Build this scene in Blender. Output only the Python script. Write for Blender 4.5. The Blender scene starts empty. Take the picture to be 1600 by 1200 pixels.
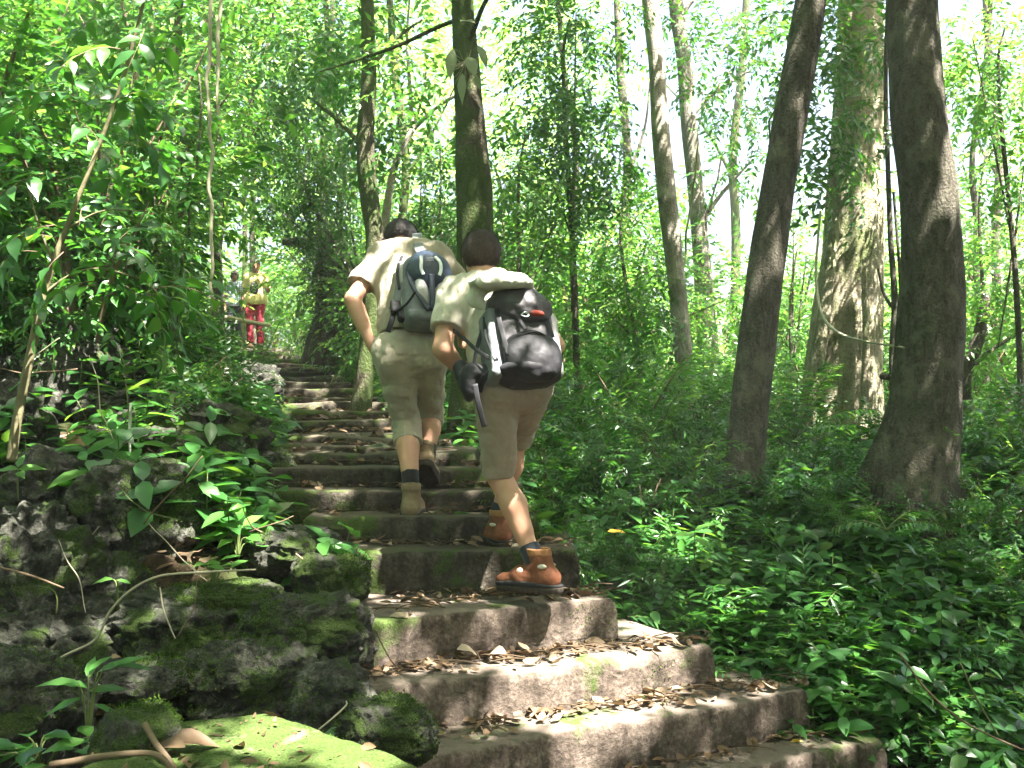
import bpy, math, random
import numpy as np
from mathutils import Vector, Matrix
R_ = math.radians
SC = bpy.context.scene
COL = SC.collection
# ---------------------------------------------------------------- camera, sky, sun, exposure
F, HY = 1600.0, 640.0                      # focal length in photo pixels, horizon row
cam = bpy.data.cameras.new('camera'); camo = bpy.data.objects.new('camera', cam); COL.objects.link(camo)
camo.location = (0, 0, 0); camo.rotation_euler = (R_(90), 0, 0)
cam.lens = 36; cam.sensor_width = 36; cam.shift_y = 0.025; cam.clip_start = .05; cam.clip_end = 500
SC.camera = camo
TO_SUN = np.array([.36, -.34, 1.0]); TO_SUN /= np.linalg.norm(TO_SUN)
wd = bpy.data.worlds.new('World'); SC.world = wd; wd.use_nodes = True
_n = wd.node_tree.nodes; _bg = _n['Background']; _sky = _n.new('ShaderNodeTexSky')
_sky.sky_type = 'NISHITA'; _sky.sun_disc = False
_sky.sun_elevation = math.asin(TO_SUN[2]); _sky.sun_rotation = math.atan2(TO_SUN[0], TO_SUN[1])
_sky.dust_density = 8.0; _sky.air_density = 1.0
wd.node_tree.links.new(_sky.outputs[0], _bg.inputs[0]); _bg.inputs[1].default_value = .08
sl = bpy.data.lights.new('sun', 'SUN'); sl.energy = 5.0; sl.angle = R_(.5); sl.color = (1, .96, .88)
slo = bpy.data.objects.new('sun', sl); COL.objects.link(slo)
slo.rotation_euler = Vector(TO_SUN).to_track_quat('Z', 'Y').to_euler()
vs = SC.view_settings; vs.view_transform = 'Standard'; vs.look = 'None'; vs.exposure = 3.42; vs.gamma = 1
cy = SC.cycles; cy.use_denoising = True; cy.max_bounces = 7; cy.diffuse_bounces = 4; cy.glossy_bounces = 2
cy.transmission_bounces = 4; cy.transparent_max_bounces = 8; cy.use_adaptive_sampling = False
cy.caustics_reflective = False; cy.caustics_refractive = False; cy.sample_clamp_indirect = 8

# ---------------------------------------------------------------- helpers
rng = np.random.default_rng(7)
def P(px, py, d): return np.array([(px-800)*d/F, d, (HY-py)*d/F])
def V(*a): return np.array(a, float)
def unit(v):
    v = np.asarray(v, float); n = np.linalg.norm(v, axis=-1, keepdims=True); return v/np.maximum(n, 1e-9)
def _h(ix, iy, iz, seed):
    h = (ix*374761393 + iy*668265263 + iz*2147483647 + seed*974634777) & 0xffffffff
    h = ((h ^ (h >> 13))*1274126177) & 0xffffffff
    return ((h ^ (h >> 16)) & 0xffff)/32767.5-1
def noise(p, seed=0):
    p = np.asarray(p, float); i = np.floor(p).astype(np.int64); f = p-i; f = f*f*(3-2*f)
    r = 0
    for a in (0, 1):
        wa = f[..., 0] if a else 1-f[..., 0]
        for b in (0, 1):
            wb = f[..., 1] if b else 1-f[..., 1]
            for c in (0, 1):
                wc = f[..., 2] if c else 1-f[..., 2]
                r = r+wa*wb*wc*_h(i[..., 0]+a, i[..., 1]+b, i[..., 2]+c, seed)
    return r
def fbm(p, o=4, seed=0, ridged=False):
    p = np.asarray(p, float); r = 0; a = .5
    for k in range(o):
        n = noise(p, seed+k)
        r = r+a*((1-2*np.abs(n)) if ridged else n); p = p*2.03+5.1; a *= .5
    return r
class Buf:
    def __init__(s): s.v = []; s.t = []; s.m = []; s.a = []; s.n = 0
    def add(s, v, t, mat=0, a=0.0):
        v = np.asarray(v, float).reshape(-1, 3); t = np.asarray(t, int).reshape(-1, 3)
        s.v.append(v); s.t.append(t+s.n); s.n += len(v)
        s.m.append(np.broadcast_to(np.asarray(mat), len(t))); s.a.append(np.broadcast_to(np.asarray(a, float), len(v))); return s
    def mesh(s, name, mats, smooth=True):
        v = np.concatenate(s.v).astype(np.float32); t = np.concatenate(s.t).astype(np.int32)
        m = bpy.data.meshes.new(name); m.vertices.add(len(v)); m.vertices.foreach_set('co', v.ravel())
        m.loops.add(t.size); m.loops.foreach_set('vertex_index', t.ravel())
        m.polygons.add(len(t)); m.polygons.foreach_set('loop_start', np.arange(0, t.size, 3, dtype=np.int32))
        for x in mats: m.materials.append(x)
        m.polygons.foreach_set('material_index', np.concatenate(s.m).astype(np.int32))
        m.polygons.foreach_set('use_smooth', np.full(len(t), smooth))
        at = m.attributes.new('v', 'FLOAT', 'POINT'); at.data.foreach_set('value', np.concatenate(s.a).astype(np.float32))
        m.update(calc_edges=True); return m
    def build(s, name, mats, parent=None, smooth=True, **k):
        if not isinstance(mats, (list, tuple)): mats = [mats]
        o = bpy.data.objects.new(name, s.mesh(name, mats, smooth)); COL.objects.link(o)
        if parent is not None: o.parent = parent
        return o
def tag(o, label=None, cat=None, group=None, kind=None):
    if label: o['label'] = label
    if cat: o['category'] = cat
    if group: o['group'] = group
    if kind: o['kind'] = kind
    return o
def empty(name, loc, label, cat, group=None):
    o = bpy.data.objects.new(name, None); COL.objects.link(o); o.location = tuple(loc); o.empty_display_size = .1
    return tag(o, label, cat, group)
def part(buf, name, mats, root, label=None, smooth=True):
    """buf in world coordinates; becomes child of root (an unrotated Empty)"""
    L = np.array(root.location); buf.v = [v-L for v in buf.v]
    o = buf.build(name, mats, root, smooth)
    if label: o['label'] = label
    return o
def copy_tree(o, loc, rz=0, sc=1, parent=None):
    c = o.copy(); COL.objects.link(c)
    if parent is None: c.location = tuple(loc); c.rotation_euler = (0, 0, rz); c.scale = (sc, sc, sc)
    else: c.parent = parent
    for ch in list(o.children): copy_tree(ch, None, parent=c)
    return c
def spline(pts, n):
    pts = np.asarray(pts, float); k = len(pts)
    if k < 3: t = np.linspace(0, 1, n)[:, None]; return pts[0]*(1-t)+pts[-1]*t
    q = np.vstack([2*pts[0]-pts[1], pts, 2*pts[-1]-pts[-2]]); out = []
    for u in np.linspace(0, k-1-1e-6, n):
        i = int(u); f = u-i; a, b, c, d = q[i:i+4]
        out.append(.5*(2*b+(c-a)*f+(2*a-5*b+4*c-d)*f*f+(3*b-a-3*c+d)*f**3))
    return np.array(out)
def tube(pts, rad, sides=8, n=None, amp=0, freq=3, seed=0, lobes=None, ref=None):
    pts = np.asarray(pts, float); rad = np.broadcast_to(np.asarray(rad, float), len(pts))
    if n is None: n = len(pts)*4
    q = spline(np.hstack([pts, rad[:, None]]), n) if len(pts) > 1 else pts
    p, r = q[:, :3], np.maximum(q[:, 3], 1e-4)
    T = unit(np.gradient(p, axis=0)); u = np.array(ref if ref is not None else ([1, 0, 0] if abs(T[0][0]) < .8 else [0, 1, 0]), float)
    vs_ = []; ang = np.arange(sides)/sides*2*np.pi
    for i in range(n):
        u = unit(u-T[i]*(u@T[i])); w = np.cross(T[i], u)
        d = np.cos(ang)[:, None]*u+np.sin(ang)[:, None]*w
        rr = np.full(sides, r[i])
        if lobes is not None: rr = rr*lobes(i/(n-1), ang)
        if amp:
            b = p[i]+d*r[i]; rr = rr*(1+amp*fbm(np.c_[b[:, 0]*freq, b[:, 1]*freq, b[:, 2]*freq*.35], 4, seed))
        vs_.append(p[i]+d*rr[:, None])
    v = np.concatenate(vs_); i = np.arange(n-1)[:, None]*sides; j = np.arange(sides)[None]; k = (j+1) % sides
    a, b, c, d = i+j, i+k, i+sides+k, i+sides+j
    t = np.stack([np.stack([a, b, c], -1), np.stack([a, c, d], -1)]).reshape(-1, 3)
    v = np.vstack([v, p[0], p[-1]]); nb = len(v)-2; j = j.ravel(); k = k.ravel()
    t = np.vstack([t, np.c_[k, j, np.full(sides, nb)], np.c_[(n-1)*sides+j, (n-1)*sides+k, np.full(sides, nb+1)]])
    return v, t
def grid_tris(a, b):
    i = np.arange(a-1)[:, None]*b; j = np.arange(b-1)[None]; q = i+j
    return np.stack([np.stack([q, q+1, q+b+1], -1), np.stack([q, q+b+1, q+b], -1)]).reshape(-1, 3)
def box(c, s, rot=None, bev=0):
    """bevelled box (26 verts) in the frame rot"""
    h = np.asarray(s, float)/2; b = min(bev, h.min()*.98); V_, T_ = [], []
    g = np.array([-1, -1, 1, 1.]); inner = np.array([0, 1, 1, 0.])
    lev = [np.array([-h[k], -h[k]+b, h[k]-b, h[k]]) for k in range(3)]
    idx = {}
    for i in range(4):
        for j in range(4):
            for k in range(4):
                e = (i in (0, 3))+(j in (0, 3))+(k in (0, 3))
                if e == 0: continue
                p = np.array([lev[0][i], lev[1][j], lev[2][k]])
                cc = np.clip(p, -h+b, h-b); dlt = p-cc
                if e > 1: dlt = unit(dlt)*b
                idx[i, j, k] = len(V_); V_.append(cc+dlt)
    for ax in range(3):
        for side in (0, 3):
            for i in range(3):
                for j in range(3):
                    q = []
                    for di, dj in ((0, 0), (1, 0), (1, 1), (0, 1)):
                        l = [0, 0, 0]; l[ax] = side; l[(ax+1) % 3] = i+di; l[(ax+2) % 3] = j+dj; q.append(idx[tuple(l)])
                    if side == 0: q = q[::-1]
                    T_ += [[q[0], q[1], q[2]], [q[0], q[2], q[3]]]
    V_ = np.array(V_)
    if rot is not None: V_ = V_@np.asarray(rot).T
    return V_+np.asarray(c), np.array(T_)
# ---------------------------------------------------------------- materials
def mat(name, build):
    m = bpy.data.materials.new(name); m.use_nodes = True; nt = m.node_tree; nt.nodes.clear()
    class N:
        def __call__(s, typ, ins=None, **props):
            n = nt.nodes.new('ShaderNode'+typ)
            for k, v in props.items(): setattr(n, k, v)
            for k, v in (ins or {}).items():
                sock = n.inputs[k]
                if isinstance(v, bpy.types.NodeSocket): nt.links.new(v, sock)
                else: sock.default_value = v
            return n
        def ramp(s, f, stops, interp='LINEAR'):
            n = nt.nodes.new('ShaderNodeValToRGB'); nt.links.new(f, n.inputs[0]); e = n.color_ramp.elements; n.color_ramp.interpolation = interp
            while len(e) < len(stops): e.new(.5)
            for el, (p, c) in zip(e, stops): el.position = p; el.color = (*c, 1) if len(c) == 3 else c
            return n.outputs[0]
        def mix(s, f, a, b, blend='MIX'):
            n = s('Mix', data_type='RGBA', blend_type=blend)
            for k, v in ((0, f), (6, a), (7, b)):
                if isinstance(v, bpy.types.NodeSocket): nt.links.new(v, n.inputs[k])
                else: n.inputs[k].default_value = v if k == 0 else (*v, 1)
            return n.outputs[2]
        def math(s, op, a, b=0, clamp=False):
            return s('Math', {0: a, 1: b}, operation=op, use_clamp=clamp).outputs[0]
        def noise(s, vec, scale, detail=4, rough=.55, dist=0):
            return s('TexNoise', {'Vector': vec, 'Scale': scale, 'Detail': detail, 'Roughness': rough, 'Distortion': dist}).outputs[0]
        def scaled(s, vec, sc):
            return s('Mapping', {'Vector': vec, 'Scale': sc}).outputs[0]
        def bump(s, h, st=.5, dist=.02):
            return s('Bump', {'Height': h, 'Strength': st, 'Distance': dist}).outputs[0]
        def out(s, sh): nt.links.new(sh, nt.nodes.new('ShaderNodeOutputMaterial').inputs[0])
    build(N()); return m
def simple(name, col, rough=.8, scale=40, var=.25, bump=.15, spec=.3, stretch=(1, 1, 1), metallic=0):
    def b(n):
        c = n('TexCoord').outputs['Object']; c = n.scaled(c, stretch)
        f = n.noise(c, scale, 4); f2 = n.noise(c, scale*.15, 3)
        k = n.math('ADD', n.math('MULTIPLY', f, .5), n.math('MULTIPLY', f2, .5))
        lo = tuple(x*(1-var) for x in col); hi = tuple(min(1, x*(1+var)) for x in col)
        cc = n.ramp(k, [(.3, lo), (.7, hi)])
        n.out(n('BsdfPrincipled', {'Base Color': cc, 'Roughness': rough, 'Specular IOR Level': spec, 'Metallic': metallic,
                'Normal': n.bump(f, bump, .01)}).outputs[0])
    return mat(name, b)
def leafmat(name, cols, trans, tf=.38, rough=.38, spec=.45):
    def b(n):
        v = n('Attribute', attribute_name='v').outputs['Fac']
        c = n.ramp(v, cols)
        o = n('TexCoord').outputs['Object']; c = n.mix(n.math('MULTIPLY', n.noise(o, 60, 2), .35), c, (.02, .05, .01))
        t = n.ramp(v, trans)
        p = n('BsdfPrincipled', {'Base Color': c, 'Roughness': rough, 'Specular IOR Level': spec}).outputs[0]
        q = n('BsdfTranslucent', {'Color': t}).outputs[0]
        n.out(n('MixShader', {0: tf, 1: p, 2: q}).outputs[0])
    return mat(name, b)
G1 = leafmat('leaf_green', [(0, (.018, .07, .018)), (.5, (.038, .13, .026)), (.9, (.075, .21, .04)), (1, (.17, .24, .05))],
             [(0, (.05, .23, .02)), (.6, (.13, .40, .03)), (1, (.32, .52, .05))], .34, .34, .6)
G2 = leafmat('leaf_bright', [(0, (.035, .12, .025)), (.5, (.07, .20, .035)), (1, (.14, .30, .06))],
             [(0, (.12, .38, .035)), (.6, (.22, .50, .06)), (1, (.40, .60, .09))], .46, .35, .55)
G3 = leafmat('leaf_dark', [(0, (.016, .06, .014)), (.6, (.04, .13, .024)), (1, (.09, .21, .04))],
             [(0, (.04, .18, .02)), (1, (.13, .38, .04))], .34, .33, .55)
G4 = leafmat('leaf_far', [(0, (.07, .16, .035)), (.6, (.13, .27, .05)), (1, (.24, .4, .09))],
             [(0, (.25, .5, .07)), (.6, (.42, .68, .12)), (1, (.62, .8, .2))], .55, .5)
DEAD = leafmat('leaf_dead', [(0, (.07, .04, .025)), (.5, (.19, .11, .065)), (.85, (.36, .25, .17)), (1, (.5, .4, .3))],
               [(0, (.05, .03, .01)), (1, (.3, .2, .1))], .12, .6, .3)
YELLOW = leafmat('leaf_yellow', [(0, (.6, .33, .03)), (1, (.7, .42, .05))], [(0, (.5, .3, .02)), (1, (.6, .4, .03))], .2, .5)
PALE = leafmat('leaf_pale', [(0, (.2, .24, .13)), (1, (.34, .36, .22))], [(0, (.5, .5, .3)), (1, (.6, .6, .4))], .25, .6)
STEM = simple('green_stem', (.10, .13, .04), .6)
TWIG = simple('brown_twig', (.16, .11, .07), .8)
VINE = simple('pale_vine', (.38, .34, .24), .7)
def bark(name, dark, light, moss, mossamt, sc=1, zst=.3, bumpd=.03):
    def b(n):
        c = n('TexCoord').outputs['Object']; g = n('NewGeometry')
        cs = n.scaled(c, (1, 1, zst))
        f = n.noise(cs, 22*sc, 8, .65, .6); l = n.noise(c, 5*sc, 6, .6); s = n.noise(c, 60*sc, 4, .6)
        base = n.ramp(n.math('ADD', n.math('MULTIPLY', f, .6), n.math('MULTIPLY', s, .4)), [(.35, dark), (.62, light)])
        lic = n.ramp(l, [(.52, (0, 0, 0)), (.62, (1, 1, 1))])
        base = n.mix(n.math('MULTIPLY', lic, .55), base, tuple(min(1, x*1.5) for x in light))
        m = n.noise(c, 2.6*sc, 7, .68, .4)
        mm = n.ramp(m, [(.62-mossamt*.3, (0, 0, 0)), (.74-mossamt*.3, (1, 1, 1))])
        base = n.mix(n.math('MULTIPLY', mm, .8), base, moss)
        n.out(n('BsdfPrincipled', {'Base Color': base, 'Roughness': .9, 'Specular IOR Level': .2,
              'Normal': n.bump(n.math('ADD', f, n.math('MULTIPLY', s, .4)), 1.0, bumpd*1.6)}).outputs[0])
    return mat(name, b)
BARK_D = bark('bark_dark', (.040, .035, .027), (.16, .142, .108), (.05, .065, .03), .3)
BARK_M = bark('bark_mossy', (.05, .04, .03), (.15, .13, .09), (.06, .10, .02), .8)
BARK_P = bark('bark_pale', (.2, .17, .13), (.5, .46, .38), (.12, .12, .07), .25)
BARK_B = bark('bark_buttress', (.17, .145, .09), (.55, .48, .35), (.13, .17, .05), .4, .8, .12, .05)
def stone(name, dark, mid, light, mossb=0.0, sc=1, side_moss=True, bd=.03, topdirt=None):
    def b(n):
        c = n('TexCoord').outputs['Object']; g = n('NewGeometry')
        nz = n('SeparateXYZ', {0: g.outputs['Normal']}).outputs[2]
        f = n.noise(c, 9*sc, 10, .68, .3); s = n.noise(c, 55*sc, 6, .65); l = n.noise(c, 2.1*sc, 6, .6)
        w = n('TexVoronoi', {'Vector': c, 'Scale': 26*sc}, feature='F1').outputs[0]
        base = n.ramp(n.math('ADD', n.math('MULTIPLY', f, .55), n.math('MULTIPLY', s, .45)), [(.33, dark), (.5, mid), (.66, light)])
        st = n.noise(n.scaled(c, (1, 1, .12)), 14*sc, 5, .6)                      # dirt running down the faces
        base = n.mix(n.ramp(st, [(.45, (0, 0, 0)), (.7, (.75, .75, .75))]), base, tuple(x*.45 for x in dark))
        if topdirt:
            td = n.ramp(n.math('ADD', nz, n.math('MULTIPLY', n.math('SUBTRACT', f, .5), .9)), [(.7, (0, 0, 0)), (.95, (1, 1, 1))])
            base = n.mix(n.math('MULTIPLY', td, .75), base, topdirt)
        m = n.noise(c, 3.4*sc, 9, .7, .5)
        a = n.math('ADD', n.math('ADD', m, n.math('MULTIPLY', nz, .05)), mossb)
        av = n('Attribute', attribute_name='v').outputs['Fac']
        a = n.math('ADD', a, n.math('MULTIPLY', av, .3))
        mf = n.ramp(a, [(.57, (0, 0, 0)), (.66, (1, 1, 1))])
        mc = n.ramp(n.noise(c, 150, 3, .7), [(.35, (.02, .038, .008)), (.65, (.085, .135, .022))])
        base = n.mix(n.math('MULTIPLY', mf, .9), base, mc)
        h = n.math('ADD', n.math('ADD', n.math('MULTIPLY', f, 1.2), n.math('MULTIPLY', s, .35)), n.math('MULTIPLY', n.math('MULTIPLY', mf, n.noise(c, 180, 3, .7)), .5))
        n.out(n('BsdfPrincipled', {'Base Color': base, 'Roughness': .92, 'Specular IOR Level': .2, 'Normal': n.bump(h, .85, bd)}).outputs[0])
    return mat(name, b)
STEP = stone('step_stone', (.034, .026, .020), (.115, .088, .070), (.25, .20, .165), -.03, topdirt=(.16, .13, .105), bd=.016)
STEP2 = stone('dark_step_stone', (.018, .015, .011), (.055, .046, .034), (.14, .12, .095), -.05, topdirt=(.10, .085, .06), bd=.018)  # darker version of the step stone, for the upper steps
ROCK = stone('karst_rock', (.018, .018, .014), (.055, .055, .043), (.20, .195, .165), -.015, 1.0, bd=.06)
SLAB = stone('slab_stone', (.05, .06, .03), (.20, .25, .10), (.38, .42, .24), .11, 1.6, bd=.02)
def soilb(n):
    c = n('TexCoord').outputs['Object']
    f = n.noise(c, 12, 8, .7); s = n.noise(c, 50, 5, .7); m = n.noise(c, 1.3, 6, .6)
    base = n.ramp(n.math('ADD', n.math('MULTIPLY', f, .5), n.math('MULTIPLY', s, .5)), [(.35, (.018, .013, .008)), (.52, (.05, .036, .022)), (.68, (.12, .085, .05))])
    base = n.mix(n.ramp(m, [(.5, (0, 0, 0)), (.62, (.8, .8, .8))]), base, (.03, .055, .012))
    n.out(n('BsdfPrincipled', {'Base Color': base, 'Roughness': .95, 'Specular IOR Level': .1, 'Normal': n.bump(f, .9, .05)}).outputs[0])
SOIL = mat('forest_soil', soilb)
# ---------------------------------------------------------------- leaves and sprigs
def leaf(lod=2, w=.38, fold=.12, droop=.18):
    """unit leaf along +x, normal +z"""
    if lod == 0:
        v = [[0, 0, 0], [.45, w/2, fold*w], [1, 0, -droop], [.45, -w/2, fold*w]]; t = [[0, 2, 1], [0, 3, 2]]
    elif lod == 1:
        v = [[0, 0, 0], [.42, w/2, fold*w], [.5, 0, -droop*.25], [.42, -w/2, fold*w], [1, 0, -droop]]
        t = [[0, 2, 1], [0, 3, 2], [1, 2, 4], [2, 3, 4]]
    elif lod == 3:
        xs = [.1, .25, .42, .6, .78, .91]; ws = [.42, .84, 1.0, .86, .46, .15]; v = [[0, 0, 0]]
        for i, (x, k) in enumerate(zip(xs, ws)):
            z = -droop*x*x; e = .02*math.sin(i*2.3)*k
            v += [[x, k*w/2, z+fold*k*w+e], [x, 0, z], [x, -k*w/2, z+fold*k*w-e]]
        v += [[1.02, 0, -droop*1.05]]; t = [[0, 2, 1], [0, 3, 2]]
        for a in range(1, 16, 3): t += [[a, a+1, a+4], [a, a+4, a+3], [a+1, a+2, a+5], [a+1, a+5, a+4]]
        t += [[16, 17, 19], [17, 18, 19]]
    else:
        xs = [.2, .48, .76]; ws = [.78, 1.0, .62]; v = [[0, 0, 0]]
        for x, k in zip(xs, ws):
            z = -droop*x*x
            v += [[x, k*w/2, z+fold*k*w], [x, 0, z], [x, -k*w/2, z+fold*k*w]]
        v += [[1, 0, -droop]]
        t = [[0, 2, 1], [0, 3, 2]]
        for a in (1, 4):
            t += [[a, a+1, a+4], [a, a+4, a+3], [a+1, a+2, a+5], [a+1, a+5, a+4]]
        t += [[7, 8, 10], [8, 9, 10]]
    return np.array(v, float), np.array(t)
def frames(d, up):
    x = unit(d); y = unit(np.cross(up, x)); z = np.cross(x, y); return np.stack([x, y, z], -1)
def place(tv, pos, Rm, sc):
    return pos[:, None, :]+np.einsum('nij,vj->nvi', Rm, tv)*np.asarray(sc, float).reshape(-1, 1, 1)
def sprig(r, n=9, L=.4, ll=.12, w=.38, droop=.3, lod=2, ang=58, stem=.003, mode='alt', ldroop=.2):
    """one leafy twig, base at origin, growing along +x (or up +z); returns verts, tris, matidx, attr"""
    b = Buf(); ns = 4 if lod == 0 else 7; t = np.linspace(0, 1, ns)
    if mode == 'up': sp = np.c_[.06*np.sin(t*2)*L, .04*t*L, t*L]
    else: sp = np.c_[t*L, .03*np.sin(t*4)*L, -droop*L*t*t+.06*L*np.sin(t*3)]
    v, f = tube(sp, np.linspace(stem, stem*.4, ns), 3, ns); b.add(v, f, 1, .5)
    lv, lt = leaf(lod, w, .13, ldroop)
    for k in range(n):
        u = (k+.9)/n if mode != 'up' else .25+.75*(k//2+1)/((n+1)//2)
        base = np.array([np.interp(u, t, sp[:, i]) for i in range(3)])
        sgn = 1 if k % 2 else -1
        if mode == 'up':
            az = (k//2)*1.7+(k % 2)*math.pi+r.uniform(-.3, .3); el = r.uniform(-.25, .35)+(.5 if u > .95 else 0)*0
            d = V(math.cos(az)*math.cos(el), math.sin(az)*math.cos(el), math.sin(el)); up = V(0, 0, 1)+r.normal(0, .2, 3)
        else:
            a = R_(ang+r.uniform(-12, 12))*sgn*(0 if k == n-1 else 1)
            d = V(math.cos(a), math.sin(a), -droop*u+r.uniform(-.35, .15)); up = V(.1, 0, 1)+r.normal(0, .3, 3)
        s = ll*r.uniform(.7, 1.15)*(.75+.35*math.sin(min(u, 1)*math.pi))
        b.add(base+lv@frames(d, up).T*s, lt, 0, r.uniform(0, 1))
    return np.concatenate(b.v), np.concatenate(b.t), np.concatenate(b.m), np.concatenate(b.a)
def scatter(buf, tmpls, pos, d, up, sc, r, vj=.35, vbase=None):
    pos = np.asarray(pos, float); n = len(pos)
    if n == 0: return
    d = np.broadcast_to(d, pos.shape); up = np.broadcast_to(up, pos.shape); sc = np.broadcast_to(sc, n)
    k = r.integers(0, len(tmpls), n); Rm = frames(d, up)
    vb = r.uniform(0, 1, n) if vbase is None else vbase
    for i, (tv, tt, tm, ta) in enumerate(tmpls):
        q = np.nonzero(k == i)[0]
        if not len(q): continue
        v = place(tv, pos[q], Rm[q], sc[q]); nv = len(tv)
        t = tt[None]+np.arange(len(q))[:, None, None]*nv
        a = np.clip(ta[None]*(1-vj)+vb[q][:, None]*vj, 0, 1)
        buf.add(v.reshape(-1, 3), t.reshape(-1, 3), np.tile(tm, len(q)), a.ravel())
def fam(seed, k=5, **kw):
    r = np.random.default_rng(seed); return [sprig(r, **kw) for _ in range(k)]
T_MID = fam(1, n=9, L=.42, ll=.13, w=.40, droop=.35, lod=1)
T_NEAR = fam(2, n=8, L=.36, ll=.13, w=.44, droop=.35, lod=3, ldroop=.3)
T_BIG = fam(3, n=6, L=.34, ll=.19, w=.5, droop=.4, lod=3, ldroop=.35)
T_FAR = fam(4, n=11, L=.7, ll=.2, w=.45, droop=.35, lod=0)
T_SMALL = fam(5, n=12, L=.3, ll=.07, w=.42, droop=.3, lod=1)
T_HERB = fam(6, n=8, L=.16, ll=.085, w=.48, lod=2, mode='up')
T_HERBN = fam(8, n=8, L=.16, ll=.085, w=.48, lod=2, mode='up')
T_NARROW = fam(7, n=10, L=.34, ll=.13, w=.24, droop=.25, lod=1, ang=50)
T_CAN = fam(9, n=4, L=.12, ll=.15, w=.62, droop=.3, lod=0, ang=75)
def clump(buf, tm, c, rad, n, r, sc=1.0, shell=.5, down=.25, sv=.25, filt=None):
    """leafy mass: sprigs growing outwards in an ellipsoid"""
    u = unit(r.normal(0, 1, (n, 3))); rr = r.uniform(0, 1, n)**(1/3); rr = shell+(1-shell)*rr if shell else rr
    rr = np.where(r.uniform(0, 1, n) < .35, r.uniform(.1, 1, n), rr)
    off = u*rr[:, None]; nz = fbm(off*2.2+np.asarray(c)*.7, 3, 11)[:, None]
    pos = np.asarray(c)+off*np.asarray(rad)*(1+.45*nz)
    if filt is not None: k = filt(pos); pos, u = pos[k], u[k]; n = len(pos)
    d = unit(u+r.normal(0, .55, (n, 3))+V(0, 0, -down))
    up = unit(V(0, 0, 1)+u*.35+r.normal(0, .25, (n, 3)))
    scatter(buf, tm, pos, d, up, sc*r.uniform(1-sv, 1+sv, n), r)
# ---------------------------------------------------------------- stairs layout (front edge polyline, height of tread)
STEPS = [
 ([(-.75, 3.1), (-.2, 3.5), (.96, 4.12), (1.40, 4.36), (1.63, 4.47)], -1.44),
 ([(-.62, 3.45), (-.4, 3.58), (-.23, 3.70), (.15, 3.93), (.65, 4.16), (1.0, 4.37), (1.32, 4.58)], -1.24),
 ([(-.62, 3.90), (-.37, 3.98), (-.2, 4.05), (.16, 4.2), (.5, 4.38), (.90, 4.6)], -1.06),
 ([(-.55, 4.14), (-.25, 4.33), (.17, 4.49), (.46, 4.66)], -.855),
 ([(-.84, 4.72), (-.2, 4.76), (.30, 4.76)], -.655),
 ([(-1.02, 4.98), (-.4, 5.0), (.12, 5.02)], -.525),
 ([(-1.24, 5.25), (-.6, 5.27), (.02, 5.24)], -.417),
 ([(-1.32, 5.52), (-.7, 5.5), (-.08, 5.5)], -.309)]
for d_, py_, l_, r_ in [(5.8, 711, 428, 742), (6.15, 699, 432, 722), (6.55, 687, 436, 702), (7.0, 677, 438, 684), (7.6, 657.5, 436, 660),
        (8.3, 643.5, 432, 632), (9.1, 631, 428, 606), (10.0, 620, 424, 586), (11.0, 607, 418, 568), (12.0, 596, 412, 548), (13.0, 587.5, 408, 532),
        (14.0, 580, 402, 514), (15.0, 574, 396, 498), (15.8, 568, 390, 484), (16.5, 562, 384, 470), (17.1, 556, 376, 458), (17.6, 550, 366, 446), (18.2, 545, 350, 440)]:
    STEPS.append(([((l_-800)*d_/F, d_), ((r_-800)*d_/F, d_)], (HY-py_)*d_/F))
sy = np.array([2.4]+[np.mean([p[1] for p in s[0]]) for s in STEPS]+[22, 60]); sz = np.array([-1.7]+[s[1] for s in STEPS]+[1.5, 2.5])
sxl = np.array([-.6]+[s[0][0][0] for s in STEPS]+[-6, -12.]); sxr = np.array([2.3]+[s[0][-1][0] for s in STEPS]+[-4.6, -10.])
def sstep(x): x = np.clip(x, 0, 1); return x*x*(3-2*x)
_yp = np.array([2.2, 3.3, 3.62, 3.84, 4.12, 4.42, 4.75, 5.0]); _zp = np.array([-1.9, -1.72, -1.44, -1.24, -1.06, -.855, -.655, -.525])
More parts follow.
